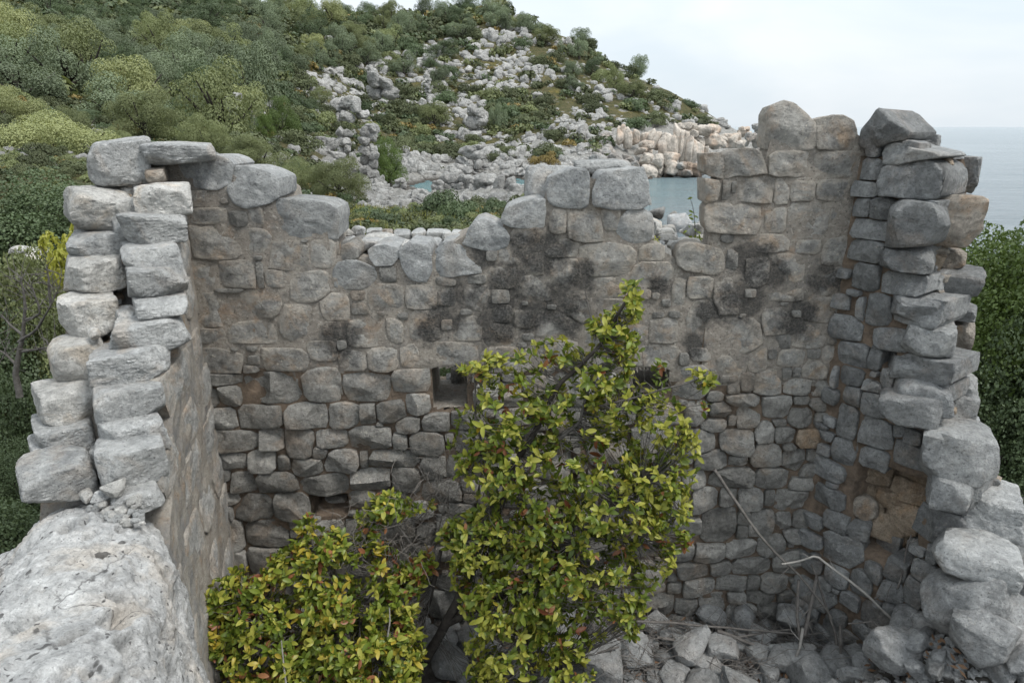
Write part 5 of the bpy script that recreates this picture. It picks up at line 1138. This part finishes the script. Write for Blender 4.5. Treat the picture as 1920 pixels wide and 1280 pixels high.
# ------------------------------------------------------------------ distant foliage prototypes
def crown(seed, n, leaf, puffs=14, flat=.75, spread=.62, pr=(.26, .42), bottom=.1, nj=.3):
    r = np.random.default_rng(seed); C = []; R = []
    for k in range(puffs):
        d = r.normal(size=3); d[2] = abs(d[2]) * 1.1 - .25; d /= np.linalg.norm(d); q = r.uniform(.55, 1) * spread
        C.append(np.array([d[0], d[1], d[2] * flat]) * q); R.append(r.uniform(*pr))
    C.append(np.array([0, 0, 0])); R.append(.45); C = np.array(C); R = np.array(R); wgt = R ** 2; wgt /= wgt.sum()
    k = r.choice(len(C), n, p=wgt); d = r.normal(size=(n, 3)); d /= np.linalg.norm(d, axis=1)[:, None]
    flip = d[:, 2] < -.35; d[flip, 2] *= -1
    rad_ = R[k] * (1.04 - .3 * r.random(n) ** 2); p = C[k] + d * rad_[:, None] * np.array([1, 1, flat + .1])
    nrm = d + r.normal(size=(n, 3)) * nj + np.array([0, 0, .2]); nrm /= np.linalg.norm(nrm, axis=1)[:, None]
    a = np.cross(nrm, r.normal(size=(n, 3))); a /= np.linalg.norm(a, axis=1)[:, None]; b = np.cross(nrm, a)
    s = leaf * r.uniform(.55, 1.25, n)[:, None]
    V = np.stack([p - a * s, p - b * s * .78, p + a * s, p + b * s * .78], 1).reshape(-1, 3)
    lo, hi = np.percentile(V, .4, axis=0), np.percentile(V, 99.6, axis=0)
    V[:, :2] = (V[:, :2] - (lo[:2] + hi[:2]) / 2) / (hi[:2] - lo[:2]); V[:, 2] = bottom + (1 - bottom) * (V[:, 2] - lo[2]) / (hi[2] - lo[2])
    return V, np.arange(n * 4).reshape(-1, 4)
def trunk_mesh(seed, h=.55, r0=.05):
    r = np.random.default_rng(seed); parts = []
    V = np.array([[0, 0, -.15], [.02, .01, .1], [.04 * r.normal(), .04 * r.normal(), .28], [.06 * r.normal(), .06 * r.normal(), h]])
    parts.append(tube(V, [r0 * 1.3, r0, r0 * .8, r0 * .4], 6))
    for _ in range(5):
        a = r.uniform(0, 6.28); e = np.array([math.cos(a) * .42, math.sin(a) * .42, r.uniform(.45, .75)]); s = V[2] * r.uniform(.7, 1); parts.append(tube(np.array([s, (s + e) / 2 + [0, 0, -.06], e]), [r0 * .55, r0 * .35, r0 * .12], 5))
    return join(parts)
FARC = {k: [mesh('crown', *crown(100 + i * 7 + j, 10000, .017, 20, .8, .74, (.16, .29)), False, CROWN[k]) for i in range(3)] for j, k in enumerate(('grey', 'olive', 'deep'))}
FARC['lime'] = [mesh('crown', *crown(190, 10000, .017, 20, .8, .74, (.16, .29)), False, CROWN['lime'])]
NEARC = {k: [mesh('crown', *crown(300 + i * 7 + j, 30000, .0115, 26, .85, .74, (.15, .28)), False, CROWN[k]) for i in range(2)] for j, k in enumerate(('olive', 'lime', 'deep', 'fresh'))}
FARS = {k: [mesh('crown', *crown(400 + i * 7 + j, 3200, .03, 16, .5, .64, (.18, .34), 0), False, CROWN[k]) for i in range(3)] for j, k in enumerate(('scrub', 'deep', 'olive', 'rust'))}
TRK = [mesh('trunk', *trunk_mesh(500 + i), True, M_DARKBARK) for i in range(3)]
def tree(name, label, cat, loc, width, height, crown_me, group=None, trunk=True, shear=None, seed=None):
    r = r_; t = empty(name, loc, label, cat, group, rot=(0, 0, r.uniform(0, 6.28)) if shear is None else None, scale=(width, width, height))
    c = bpy.data.objects.new('crown', crown_me); COL.objects.link(c); c.parent = t
    if shear is not None: c.matrix_local = Matrix(((1, 0, shear, 0), (0, 1, 0, 0), (0, 0, 1, 0), (0, 0, 0, 1)))
    if trunk:
        k = bpy.data.objects.new('trunk', TRK[int(r.integers(3))]); COL.objects.link(k); k.parent = t
    return t
def tree_px(box, D, label, crown_me, cat='tree', name='evergreen_tree', group=None, shear=None, sink=.0):
    """box in px: outline of the crown; D ground distance; stands on the terrain"""
    cx = (box[0] + box[2]) / 2; q = at(cx, box[3], D); w = (box[2] - box[0]) * D / (FPX * ray(cx, box[3])[1]) ; top = at(cx, box[1], D)[2]
    g = float(terrain(q[0], q[1])); g = min(g, q[2] + .3); h = top - g
    return tree(name, label, cat, (q[0], q[1], g - .1), w * 1.02, max(h, .3) / 1.0, crown_me, group, True, shear)
cA = lambda b: cb(b, 0, 0, 3.4286)
cB = lambda b: cb(b, 500, 0, 2.91)
cC = lambda b: cb(b, 940, 0, 2.91)
NT_ = [((10, 205, 215, 345), 27, 'lime', 0, 'large light green tree with billowing crown just left of the stepped wall top'),
       ((-60, 150, 95, 275), 33, 'lime', 1, 'tall light green tree behind the large light green one, at the left edge'),
       ((-50, 305, 38, 400), 22, 'olive', 0, 'olive green tree cut off by the left picture edge'),
       (cA([755, 560, 1150, 935]), 36, 'olive', 0, 'broad olive tree with a rounded double top behind the slab on the left wall'),
       (cA([1170, 720, 1500, 1010]), 33, 'olive', 1, 'grey olive tree behind the highest block of the back wall'),
       (cA([1470, 850, 1860, 1080]), 30, 'olive', 0, 'dense olive tree reaching down behind the second block of the back wall'),
       (cA([1100, 610, 1290, 760]), 44, 'deep', 0, 'dark round tree between the broad olive tree and the arched rock'),
       (cA([650, 800, 860, 920]), 30, 'olive', 1, 'small olive bush tree in front of the broad olive tree'),
       ((524, 290, 618, 380), 27, 'olive', 1, 'left half of the pair of round olive bushes behind the wall'),
       ((590, 290, 688, 388), 26, 'olive', 0, 'right half of the pair of round olive bushes behind the wall'),
       ((90, 195, 190, 270), 31, 'olive', 1, 'grey green tree right behind the large light green tree'),
       (cA([390, 690, 660, 800]), 38, 'deep', 1, 'dark green bushy tree between the lime tree and the broad olive tree'),
       (cA([1490, 660, 1650, 790]), 45, 'deep', 0, 'dark round bush tree beside the arched rock'),
       (cA([1640, 680, 1760, 760]), 47, 'fresh', 0, 'small bright green round bush right of the arched rock'),
       (cA([1700, 610, 1920, 740]), 52, 'fresh', 1, 'bright green clump of bush above the small round one'),
       ((695, 255, 765, 310), 64, 'fresh', 0, 'green round bush growing behind the tall white rock pillar')]
for b, D, k, i, lab in NT_: tree_px(b, D, lab, NEARC[k][i])
SCAT = [(cB([685,310,820,420]), 'grey'), (cB([850,310,935,390]), 'deep'), (cB([880,235,1040,325]), 'deep'), (cB([485,260,620,370]), 'grey'), (cB([840,580,1000,710]), 'olive'), (cB([1200,590,1310,720]), 'grey'), (cB([170,545,290,630]), 'deep'), (cB([235,495,360,600]), 'olive'), (cB([890,375,1000,470]), 'grey'), (cB([0,285,145,400]), 'deep'), (cB([400,660,480,730]), 'olive'), (cB([1190,75,1330,170]), 'grey'), (cB([1000,130,1150,220]), 'grey'),
        (cC([178,165,310,262]), 'olive'), (cC([360,232,485,330]), 'grey'), (cC([300,240,365,305]), 'grey'), (cC([630,455,790,560]), 'olive'), (cC([560,380,665,505]), 'olive'), (cC([350,428,455,505]), 'grey'), (cC([340,350,440,425]), 'grey'), (cC([670,550,750,610]), 'grey'), (cC([60,0,150,72]), 'grey'), (cC([75,100,200,190]), 'grey'), (cC([230,95,330,150]), 'grey'), (cC([440,340,540,420]), 'deep'), (cC([0,90,50,180]), 'grey'), (cC([-10,10,60,70]), 'deep'), (cC([900,575,960,620]), 'grey'), (cC([500,300,560,350]), 'scrub'), (cB([560,740,600,800]), 'olive')]
for k, (b, c) in enumerate(SCAT):
    cx = (b[0] + b[2]) / 2; q, h = cast([cx], [b[3] - 2], 20, 380)
    if not h[0]: q, h = cast([cx], [b[3] + 6], 20, 380)
    if not h[0]: continue
    D = float(q[0, 1]); w = (b[2] - b[0]) * D / FPX; hh = (b[3] - b[1]) * D / FPX
    tree('evergreen_tree', f"{sized(b[2]-b[0], 34, 46)} { {'grey':'grey green','deep':'dark green','olive':'olive','scrub':'dark scrubby'}[c]} tree among rocks {place(cx, (b[1]+b[3])/2)}", 'tree', (q[0, 0], q[0, 1], q[0, 2] - .15), w * 1.05, hh * 1.1, FARC.get(c, FARC['grey'])[k % 3 if c in FARC and len(FARC[c]) > 2 else 0], 'scattered trees on the rocky slope')
# lone wind bent trees on the skyline
for b, lab in [(cC([684, 300, 790, 392]), 'lone wind bent tree standing on the skyline ridge above the sea'), (cC([362, 152, 476, 242]), 'wind bent tree leaning right on the upper skyline ridge')]:
    cx = (b[0] + b[2]) / 2; yy = b[3] + 1
    for _ in range(30):
        q, h = cast([cx], [yy], 60, 300)
        if h[0]: break
        yy += 1.5
    D = float(q[0, 1]); top = at(cx, b[1], D)[2]
    tree('windswept_tree', lab, 'tree', (q[0, 0], q[0, 1], q[0, 2] - .1), (b[2] - b[0]) * D / FPX * .95, top - q[0, 2] + .1, FARC['grey'][1], None, True, .28)
# forest on the left and upper slope
cand = np.stack([r_.uniform(-500, 1060, 5200), r_.uniform(-160, 330, 5200)], -1)
pts, hit = cast(cand[:, 0], cand[:, 1], 38, 260)
fm_ = hit & forest_mask(cand[:, 0], cand[:, 1]) & (pts[:, 1] > 40)
pts = pts[fm_]; pts = pts[np.argsort(pts[:, 1] + r_.uniform(0, 25, len(pts)))]; taken = np.zeros((0, 2)); nfor = 0; rest = []
for q in pts:
    if len(taken) and (((taken - q[:2]) ** 2).sum(1) < (3.7 + .006 * q[1]) ** 2).any(): continue
    taken = np.concatenate([taken, q[None, :2]]); w = r_.uniform(3.6, 6.0) * (.85 + .001 * q[1]); h = w * r_.uniform(.7, 1.0)
    vis = -60 < proj(q)[0] < 1980 and proj(q)[1] > -40
    k = r_.choice(['grey', 'deep', 'olive', 'lime'], p=[.48, .22, .26, .04])
    if nfor < 240 and vis:
        tree('evergreen_tree', f"{sized(w, 4.9, 6.0)} { {'grey':'grey green','deep':'dark green','olive':'olive','lime':'light green'}[k]} evergreen {place(*[float(v) for v in proj(q)[:2]])}", 'tree', (q[0], q[1], q[2] - .3), w, h, FARC[k][int(r_.integers(3)) if k != 'lime' else 0], 'trees of the hillside wood'); nfor += 1
    elif len(rest) < 260: rest.append((q, w, h))
cv, cf = crown(777, 500, .09)
if rest:
    vs, fs, n0 = [], [], 0
    for q, w, h in rest:
        a = r_.uniform(0, 6.28); R = np.array([[math.cos(a), -math.sin(a), 0], [math.sin(a), math.cos(a), 0], [0, 0, 1]])
        vs.append((cv * np.array([w, w, h])) @ R.T + q - [0, 0, .3]); fs.append(cf + n0); n0 += len(cv)
    obj('distant_wood', mesh('distant_wood', np.concatenate(vs), np.concatenate(fs), False, CROWN['grey']), kind='stuff', label='remaining trees of the hillside wood')

# ------------------------------------------------------------------ rocks on the hill and the shore
KAR = []
for k in range(12):
    r = np.random.default_rng(1200 + k); parts = []
    for _ in range(int(r.integers(4, 8))):
        w = r.uniform(.3, .6); v, f = rock(int(r.integers(1e6)), (w, w * r.uniform(.7, 1), w * r.uniform(.8, 1.9)), 3, 2.6, 6, (.7, .96), .15, 2.6, True, .6, 12)
        parts.append((v @ rotm(r, .2).T + np.array([r.normal() * .24, r.normal() * .2, r.uniform(-.05, .12)]), f))
    KAR.append(mesh('limestone_outcrop', *join(parts), True, M_SHORE))
def outcrop(q, w, hs, label, group, name='limestone_outcrop', cat='rock'):
    return obj(name, KAR[int(r_.integers(12))], loc=(q[0], q[1], q[2] - .05 * w), rot=(r_.normal() * .12, r_.normal() * .12, r_.uniform(0, 6.28)), scale=(w, w, w * hs), label=label, cat=cat, group=group)
def dens(px, py):
    d = np.where(forest_mask(px, py), .05, .55); d = np.where((py > 285) & (px > 690), 1.0, d); d = np.where((px > 1130) & (py > 232), 1.0, d); d = np.where((px < 690) & (py > 240), .25, d); return d
cand = np.stack([r_.uniform(-150, 1440, 17000), r_.uniform(-10, 430, 17000)], -1)
pts, hit = cast(cand[:, 0], cand[:, 1], 22, 260)
ok = hit & (r_.random(17000) < dens(cand[:, 0], cand[:, 1])) & (pts[:, 2] > SEA_Z - .5)
cand, pts = cand[ok], pts[ok]; scr = []
# patchiness: rocks come in veins
pn = fbm(pts * .07, 91, 3, True) + .5 * ((cand[:, 1] > 285) | ((cand[:, 0] > 1150) & (cand[:, 1] > 232))); keep = (pn > .03) & ~((cand[:, 0] > 1000) & (cand[:, 1] < 225) & (r_.random(len(pn)) < .6)) & ~((cand[:, 0] > 1150) & (cand[:, 0] < 1410) & (cand[:, 1] > 236) & (cand[:, 1] < 322)) & ~((cand[:, 0] > 735) & (cand[:, 0] < 1010) & (cand[:, 1] > 326) & (cand[:, 1] < 368) & (pts[:, 1] < 78)); cand, pts = cand[keep], pts[keep]
W = np.exp(r_.normal(np.log(15), .5, len(pts))) * pts[:, 1] / FPX
px_w = W * FPX / pts[:, 1]; order = np.argsort(-px_w); small = []; zone_n = {}
for rank, i in enumerate(order):
    q, w = pts[i], float(np.clip(W[i], .25, 3.0))
    if rank < 285:
        if cand[i, 1] > 285 and cand[i, 0] > 690: lab, g = f'{sized(px_w[i], 22, 30)} lumpy white rock {place(*cand[i])}', 'karst rocks along the shore'
        elif forest_mask(cand[i, 0], cand[i, 1]): lab, g = f'{sized(px_w[i], 22, 30)} grey rock between trees {place(*cand[i])}', 'rocks in the hillside wood'
        else: lab, g = f'{sized(px_w[i], 22, 30)} white outcrop in scrub {place(*cand[i])}', 'outcrops on the scrubby slope'
        outcrop(q, w, r_.uniform(.5, .95), lab, g)
    else: small.append((q, w))
small = small[:5000]
rv, rf = [], []
SR_ = [rock(1500 + k, (1, .85, .9), 1, 2.7, 6, (.72, .95), .15, 3, True) for k in range(8)]; n0 = 0
for q, w in small:
    v, f = SR_[int(r_.integers(8))]; a = r_.uniform(0, 6.28); R = np.array([[math.cos(a), -math.sin(a), 0], [math.sin(a), math.cos(a), 0], [0, 0, 1]])
    rv.append((v * w * .75 * np.array([1, 1, r_.uniform(.6, 1.2)])) @ R.T + q); rf.append(f + n0); n0 += len(v)
obj('scattered_stones', mesh('scattered_stones', np.concatenate(rv), np.concatenate(rf), True, M_SHORE), kind='stuff', label='countless small white stones over hillside and shore')
# traced big rocks: buttresses over the water, spit, pillars
def kblock(b, D, label, seed, dd=.8, box=3, flat=False, sub=3, amp=.12):
    """a rock face seen in box b at distance D, grown from several joined lumps"""
    r = np.random.default_rng(seed); cx = (b[0] + b[2]) / 2; cy = (b[1] + b[3]) / 2; c = at(cx, cy, D); t = D / ray(cx, cy)[1]; w = (b[2] - b[0]) * t / FPX; h = (b[3] - b[1]) * t / FPX
    parts = []
    if 'buttress' in label:
        for k in range(3):
            v, f = rock(seed * 7 + k, (w * r.uniform(.6, .75), w * dd, h * r.uniform(.95, 1.25)), 3, 2.8, 5, (.8, .98), .10, 2.4, True, .6, 10); parts.append((v + np.array([(k - 1) * w * .3, r.normal() * w * .12, h * r.uniform(-.15, .05)]), f))
    else:
        nx_ = max(2, int(round(w / max(h, .4) * 1.6))) if w > h else 2; nz_k = max(2, int(round(h / w * 2)))
        for a in range(nx_):
            for e in range(nz_k):
                u = (a + .5) / nx_ - .5; ww = w / nx_ * r.uniform(1.1, 1.7); hh = h / nz_k * r.uniform(1.1, 1.7)
                taper = 1 - .45 * (e / nz_k) ** 1.5
                v, f = rock(int(r.integers(1e6)), (ww, min(ww, w * dd) * 1.1, hh), 3, 2.6, 7, (.7, .96), .15, 2.6, True, .6, 12)
                parts.append((v @ rotm(r, .12).T + np.array([u * w * taper + r.normal() * w * .04, r.normal() * w * .1 + e * w * .06, ((e + .5) / nz_k - .52) * h + r.normal() * h * .06]), f))
    v, f = join(parts)
    return obj('limestone_rock', mesh('limestone_rock', v, f, True, M_CLIFF if any(k in label for k in ('buttress', 'cliff', 'headland', 'pale rock face')) else M_SHORE), loc=c, label=label, cat='rock')
KB = [(cC([632, 690, 702, 790]), 88, 'tall rounded buttress at the left end of the tan cliff', .9), (cC([698, 712, 745, 785]), 89, 'narrow buttress right of the tall rounded one on the tan cliff', .9), (cC([740, 775, 835, 845]), 86, 'sloping slab below the left end of the tan cliff', .9), (cC([778, 715, 865, 805]), 89, 'fluted buttress second from the left on the tan cliff', .9), (cC([862, 722, 952, 872]), 88, 'big tan fluted buttress reaching the water, left one', .8), (cC([948, 715, 1012, 882]), 88.5, 'narrow tan fluted buttress between two wider ones', .9), (cC([1003, 752, 1092, 902]), 88, 'big domed tan buttress reaching the water, right one', .8), (cC([1082, 800, 1125, 885]), 89, 'small tan buttress at the right end of the cliff', .9),
      (cC([955, 678, 1065, 745]), 93, 'grey ledge above the tan cliff', .8), (cC([1055, 690, 1185, 795]), 94, 'rough pale rock face right of the tan cliff', .8), (cC([1145, 745, 1225, 805]), 95, 'low pale rock face behind the right block wall', .9), (cC([1195, 735, 1325, 800]), 97, 'outermost pale rock of the headland', .8), (cC([1300, 690, 1360, 740]), 100, 'pale rock tip of the headland against the sea', .8),
      (cC([760, 840, 965, 955]), 80, 'long low rock spit with dark waterline below the tan cliff', .5), (cC([955, 890, 1115, 958]), 80, 'dark wet end of the rock spit', .5), (cC([480, 850, 740, 925]), 70, 'broad flat pale rock just above the broken block of the back wall', .6),
      (cC([1330, 735, 1440, 800]), 60, 'grey rocks showing over the shoulder of the right wall tower', .8), (cC([1385, 675, 1470, 730]), 64, 'dark rock behind the tower of the back wall', .8),
      (cB([515, 690, 600, 945]), 60, 'tall thin white rock pillar rising from scrub', .9), (cB([205, 760, 390, 870]), 58, 'broad white rock face left of the thin pillar', .7), (cB([380, 720, 455, 830]), 62, 'slanting white rock between the rock face and the pillar', .8), (cB([1080, 785, 1175, 910]), 82, 'tall lumpy white rock above the cove', .9), (cB([905, 850, 1000, 945]), 84, 'split white rock left of the tall lumpy one', .8), (cB([680, 905, 965, 985]), 80, 'long white rock bank at the far side of the little cove', .4),
      (cB([900, 980, 965, 1045]), 56, 'pointed white rock at the edge of the little cove', .8), (cB([940, 950, 1055, 1040]), 58, 'rounded white rock right of the pointed one', .8), (cB([1040, 945, 1130, 1045]), 57, 'big rounded rock in the middle of the shore platform', .8), (cB([1120, 955, 1275, 1065]), 57, 'wide lumpy rock on the shore platform', .7), (cB([1250, 975, 1355, 1100]), 52, 'dark seamed upright rock on the shore platform', .8), (cB([1330, 1000, 1420, 1090]), 50, 'rock right of the dark seamed one', .8), (cB([700, 970, 760, 1030]), 58, 'small rock left of the little cove', .8),
      (cA([1330, 610, 1525, 745]), 50, 'arched grey rock with a hollow, standing among the trees', .7),
      (cB([860, 400, 890, 500]), 104, 'upright rock beside a round tree high on the slope', .9), (cB([550, 420, 690, 530]), 92, 'big cluster rock in the middle of the slope', .8), (cB([360, 545, 540, 660]), 80, 'ridge of white rock left of the slope middle', .7), (cB([1100, 590, 1180, 690]), 98, 'grey rock on the slope below the small trees', .9)]
for k, (b, D, lab, dd) in enumerate(KB): kblock(b, D, lab, 1700 + k, dd, 2.8 if 'buttress' not in lab else 3.6, amp=.10 if 'buttress' in lab else .16)
cD = lambda b: cb(b, 950, 260, 3.84)
for k, (b, lab, m) in enumerate([([1150, 550, 1340, 675], 'grey rounded boulder at the water edge seen through the wall gap', M_RUB), ([1112, 628, 1232, 682], 'low dark rock in front of the rounded boulder in the gap', M_DARK), ([1168, 528, 1240, 568], 'small black rock standing alone in the water', M_DARK), ([1020, 505, 1142, 580], 'brownish rocks in the water beside the broken block', M_SHORE), ([1368, 588, 1435, 660], 'dark boulder partly hidden by the right block wall', M_DARK), ([1026, 445, 1044, 480], 'tiny dark rock right at the edge of the broken block', M_DARK)]):
    b_ = cD(b); cx = (b_[0] + b_[2]) / 2; x, dy, dz = ray(cx, b_[3]); D = min(60, SEA_Z / dz * dy); t = D / dy; w = (b_[2] - b_[0]) * t / FPX; h = (b_[3] - b_[1]) * t / FPX
    v, f = rock(1900 + k, (w, w * .8, h * 1.5), 3, 2.5, 8, (.75, .96), .1, 2.5); q = at(cx, b_[3], D)
    obj('shore_rock', mesh('shore_rock', v, f, True, m), loc=(q[0], q[1] + w * .3, q[2] + h * .35), label=lab, cat='rock')
for k, (b, lab) in enumerate([([1250, 630, 1432, 730], 'pale rough boulder just beyond the wall gap'), ([1148, 692, 1235, 752], 'small grey stone beyond the wall gap, below the water'), ([1030, 590, 1150, 740], 'pale boulder behind the dark rounded wall stone')]):
    block('shore_rock', None, cD(b), 7.2, .5, M_PALE if k != 1 else M_RUB, 1950 + k, box=2.6, facets=9, amp=.08, label=lab, cat='rock')

# ------------------------------------------------------------------ scrub on slope and meadow
cand = np.stack([r_.uniform(-200, 1420, 15000), r_.uniform(-10, 440, 15000)], -1)
pts, hit = cast(cand[:, 0], cand[:, 1], 9.5, 260)
pn = fbm(pts * .07, 91, 3, True); ok = hit & (pts[:, 2] > SEA_Z + .7)
shorez = (cand[:, 1] > 300) & (cand[:, 0] > 690) & (pts[:, 1] > 22); cliffz = (cand[:, 0] > 1150) & (cand[:, 1] > 240)
ok &= ~(shorez & (r_.random(15000) > .06)) & ~(cliffz & (r_.random(15000) > .05)) & (forest_mask(cand[:, 0], cand[:, 1]) | (pn < .06) | (r_.random(15000) < .14))
cand, pts = cand[ok], pts[ok]; ns = 0; small = []; taken = np.zeros((0, 3))
pxw = np.exp(r_.normal(np.log(25), .4, len(pts))); order = np.argsort(-pxw)
for i in order:
    q = pts[i]; w = float(np.clip(pxw[i] * q[1] / FPX, .35, 4.2))
    fz = bool(forest_mask(cand[i, 0], cand[i, 1])) and q[1] > 40
    if ns < 270 and not fz and -40 < cand[i, 0] < 1440:
        if len(taken) and (((taken[:, :2] - q[:2]) ** 2).sum(1) < (.36 * (taken[:, 2] + w)) ** 2).any(): continue
        taken = np.concatenate([taken, [[q[0], q[1], w]]])
        near_ = q[1] < 30
        k = r_.choice(['scrub', 'deep', 'olive', 'rust'], p=[.62, .2, .16, .02] if not near_ else [.3, .15, .53, .02])
        lab = {'scrub': 'low dark scrub bush', 'deep': 'low deep green bush', 'olive': 'low olive green bush', 'rust': 'rusty yellow dry bush'}[k] + ' ' + place(*cand[i]); lab = sized(pxw[i], 36, 55) + ' ' + lab.replace('low ', '')
        t = tree('scrub_bush', lab, 'bush', (q[0], q[1], q[2] - .1 * w), w, w * r_.uniform(.38, .62), FARS[k][int(r_.integers(3))], lab.replace('bush', 'bushes', 1), False); ns += 1
    else: small.append((q, w * .85, fz))
sv, sf = crown(881, 90, .13, 6, .5, .55, (.3, .45), 0); vs, fs, mi, n0 = [], [], [], 0
for q, w, fz in small[:6500]:
    a = r_.uniform(0, 6.28); R = np.array([[math.cos(a), -math.sin(a), 0], [math.sin(a), math.cos(a), 0], [0, 0, 1]])
    vs.append((sv * np.array([w, w, w * .55])) @ R.T + q - [0, 0, .06 * w]); fs.append(sf + n0); n0 += len(sv)
    m = int(r_.choice(4, p=[.6, .2, .15, .05])); mi += [m] * len(sf)
obj('low_scrub', mesh('low_scrub', np.concatenate(vs), np.concatenate(fs), False, [CROWN['scrub'], CROWN['deep'], CROWN['olive'], CROWN['rust']], mi), kind='stuff', label='carpet of low scrub over the hillside')
# meadow grass behind the back wall
n = 16000; gp = np.stack([r_.uniform(-9, 6, n), r_.uniform(8.8, 24, n)], -1); gz = terrain(gp[:, 0], gp[:, 1]); gpx, gpy, _ = proj(np.stack([gp[:, 0], gp[:, 1], gz], -1)); den = (nz2(gp[:, 0], gp[:, 1], .5, 14) > -.1) & (gpx < 860 - (440 - gpy) * .6 + 60 * nz2(gp[:, 0], gp[:, 1], .6, 3)); gp, gz = gp[den], gz[den]; n = len(gp)
hh = r_.uniform(.08, .26, n); a = r_.uniform(0, 6.28, n); b0 = np.stack([gp[:, 0], gp[:, 1], gz - .03], -1); wv = np.stack([np.cos(a), np.sin(a), 0 * a], -1) * r_.uniform(.015, .035, n)[:, None]
tip = b0 + np.stack([r_.normal(size=n) * .08, r_.normal(size=n) * .08, hh], -1); V = np.stack([b0 - wv, b0 + wv, tip], 1).reshape(-1, 3)
obj('meadow_grass', mesh('meadow_grass', V, np.arange(n * 3).reshape(-1, 3), False, [leaf_mat('meadow_grass_blade', (.13, .15, .04), (.27, .26, .07), .7, .3, 0)]), kind='stuff', label='rough grass on the meadow behind the ruin')

# ------------------------------------------------------------------ bushes close to the ruin on both sides
def leafy(seed, n, leaf, puffs, flat=.9, spread=.7, pr=(.14, .28)): return crown(seed, n, leaf, puffs, flat, spread, pr, .1, .75)
BIG = mesh('crown', *leafy(601, 42000, .0105, 44), False, CROWN['fresh'])
BIGD = mesh('crown', *leafy(602, 32000, .0125, 40), False, CROWN['deep'])
BIGO = mesh('crown', *leafy(603, 22000, .014, 34), False, CROWN['olive'])
def bush(px, py_top, Y, w, h, me_, label, name='leafy_bush'):
    q = at(px, py_top, Y); tree(name, label, 'bush', (q[0], q[1], q[2] - h), w, h, me_, None, True)
bush(1985, 405, 9.0, 3.0, 3.0, BIG, 'big glossy green bush beside the outer edge of the right wall')
bush(1890, 455, 10.5, 2.4, 3.0, BIG, 'green bush between the right wall and the big glossy bush')
bush(2010, 610, 8.0, 2.4, 2.8, BIGD, 'dark green bush under the big glossy bush')
bush(1925, 760, 8.2, 2.0, 2.4, BIGD, 'very dark bush in the shade low behind the right wall end')
bush(1990, 940, 7.0, 1.4, 1.6, BIG, 'low green bush at the right edge above the rubble')
bush(2085, 770, 7.2, 2.2, 1.9, BIGD, 'dark bush at the right picture edge behind the rubble heap')
bush(1830, 720, 10.5, 2.4, 2.6, BIGD, 'dark undergrowth bush directly behind the right wall')
bush(20, 470, 9.0, 1.9, 2.6, BIGO, 'thin olive bush behind the bare grey tree on the left')
bush(-60, 590, 8.0, 2.4, 2.6, BIGD, 'dark bush at the left picture edge below the bare tree')
bush(60, 700, 7.2, 1.5, 1.8, BIGD, 'dark low bush against the outer face of the left wall')
bush(105, 560, 8.6, 1.4, 2.0, BIGO, 'olive bush tucked behind the left wall blocks')
bush(60, 330, 13.5, 3.4, 2.2, BIGD, 'broad dark thicket below the large light green tree')
bush(-80, 350, 12.5, 3.2, 2.2, BIGD, 'dark thicket at the left picture edge')
bush(110, 418, 8.0, .55, .8, mesh('crown', *leafy(604, 1600, .045, 14), False, LEAF[2]), 'small lime yellow bush touching the left wall blocks')
bush(-25, 930, 5.3, 1.7, 1.4, BIGD, 'dark green bush at the left picture edge beside the bare boulder')
bush(10, 840, 6.2, .9, .9, BIGD, 'small dark bush beside the bare boulder')
bush(845, 640, 7.2, 1.1, 1.3, BIGD, 'dark bush glimpsed through the small square window, placed to block its light')  # gives the green glimpse and also blocks daylight coming through the opening
bush(1225, 650, 7.2, 1.1, 1.2, BIGD, 'added dark bush blocking light behind the window beside the tall evergreen')  # bush added outside to keep daylight out of this opening
# bare grey tree on the left
b0 = at(38, 745, 6.6); root = empty('bare_tree', b0, 'bare grey leafless small tree in front of the dark bushes on the left', 'tree')
def limb(pp, ra, rb, name, seed):
    V = polyline(pp, 18, .03, seed); v, f = tube(V, np.linspace(ra, rb, 18), 7); obj(name, mesh(name, v - b0, f, True, M_BARK), root); return V
L0 = limb([(38, 745, 6.6), (32, 700, 6.6), (36, 660, 6.6), (45, 620, 6.6), (48, 575, 6.6)], .035, .014, 'trunk', 1)
Ls = [limb(p, .016, .004, 'branch', 5 + k) for k, p in enumerate([[(40, 640, 6.6), (70, 610, 6.5), (95, 570, 6.4), (112, 540, 6.4)], [(36, 660, 6.6), (75, 650, 6.5), (120, 645, 6.4)], [(42, 630, 6.6), (20, 610, 6.6), (0, 590, 6.7)], [(48, 580, 6.6), (40, 545, 6.6), (35, 520, 6.6)], [(46, 600, 6.6), (75, 585, 6.5), (60, 530, 6.5)], [(34, 680, 6.6), (15, 665, 6.6), (-10, 655, 6.6)], [(95, 570, 6.4), (90, 530, 6.4), (86, 500, 6.4)]])]
parts = []
for _ in range(130):
    V = Ls[int(r_.integers(len(Ls)))]; p = V[int(r_.integers(5, 18))]; d = r_.normal(size=3) + [0, 0, .6]; d /= np.linalg.norm(d); L = r_.uniform(.1, .35)
    parts.append(tube(np.array([p, p + d * L * .5 + r_.normal(size=3) * .03, p + d * L + r_.normal(size=3) * .04]), [.004, .003, .0015], 4))
v, f = join(parts); obj('twigs', mesh('twigs', v - b0, f, True, M_BARK), root, kind='stuff')
# pale rocks in the left thicket
for k, (b, lab) in enumerate([((20, 462, 62, 480), 'white rock among the left bushes, leftmost of the two'), ((48, 464, 92, 500), 'white rock among the left bushes, nearest the lime bush')]):
    block('limestone_rock', None, b, 9.5, .4, M_PALE, 2100 + k, box=2.6, amp=.1, label=lab, cat='rock')
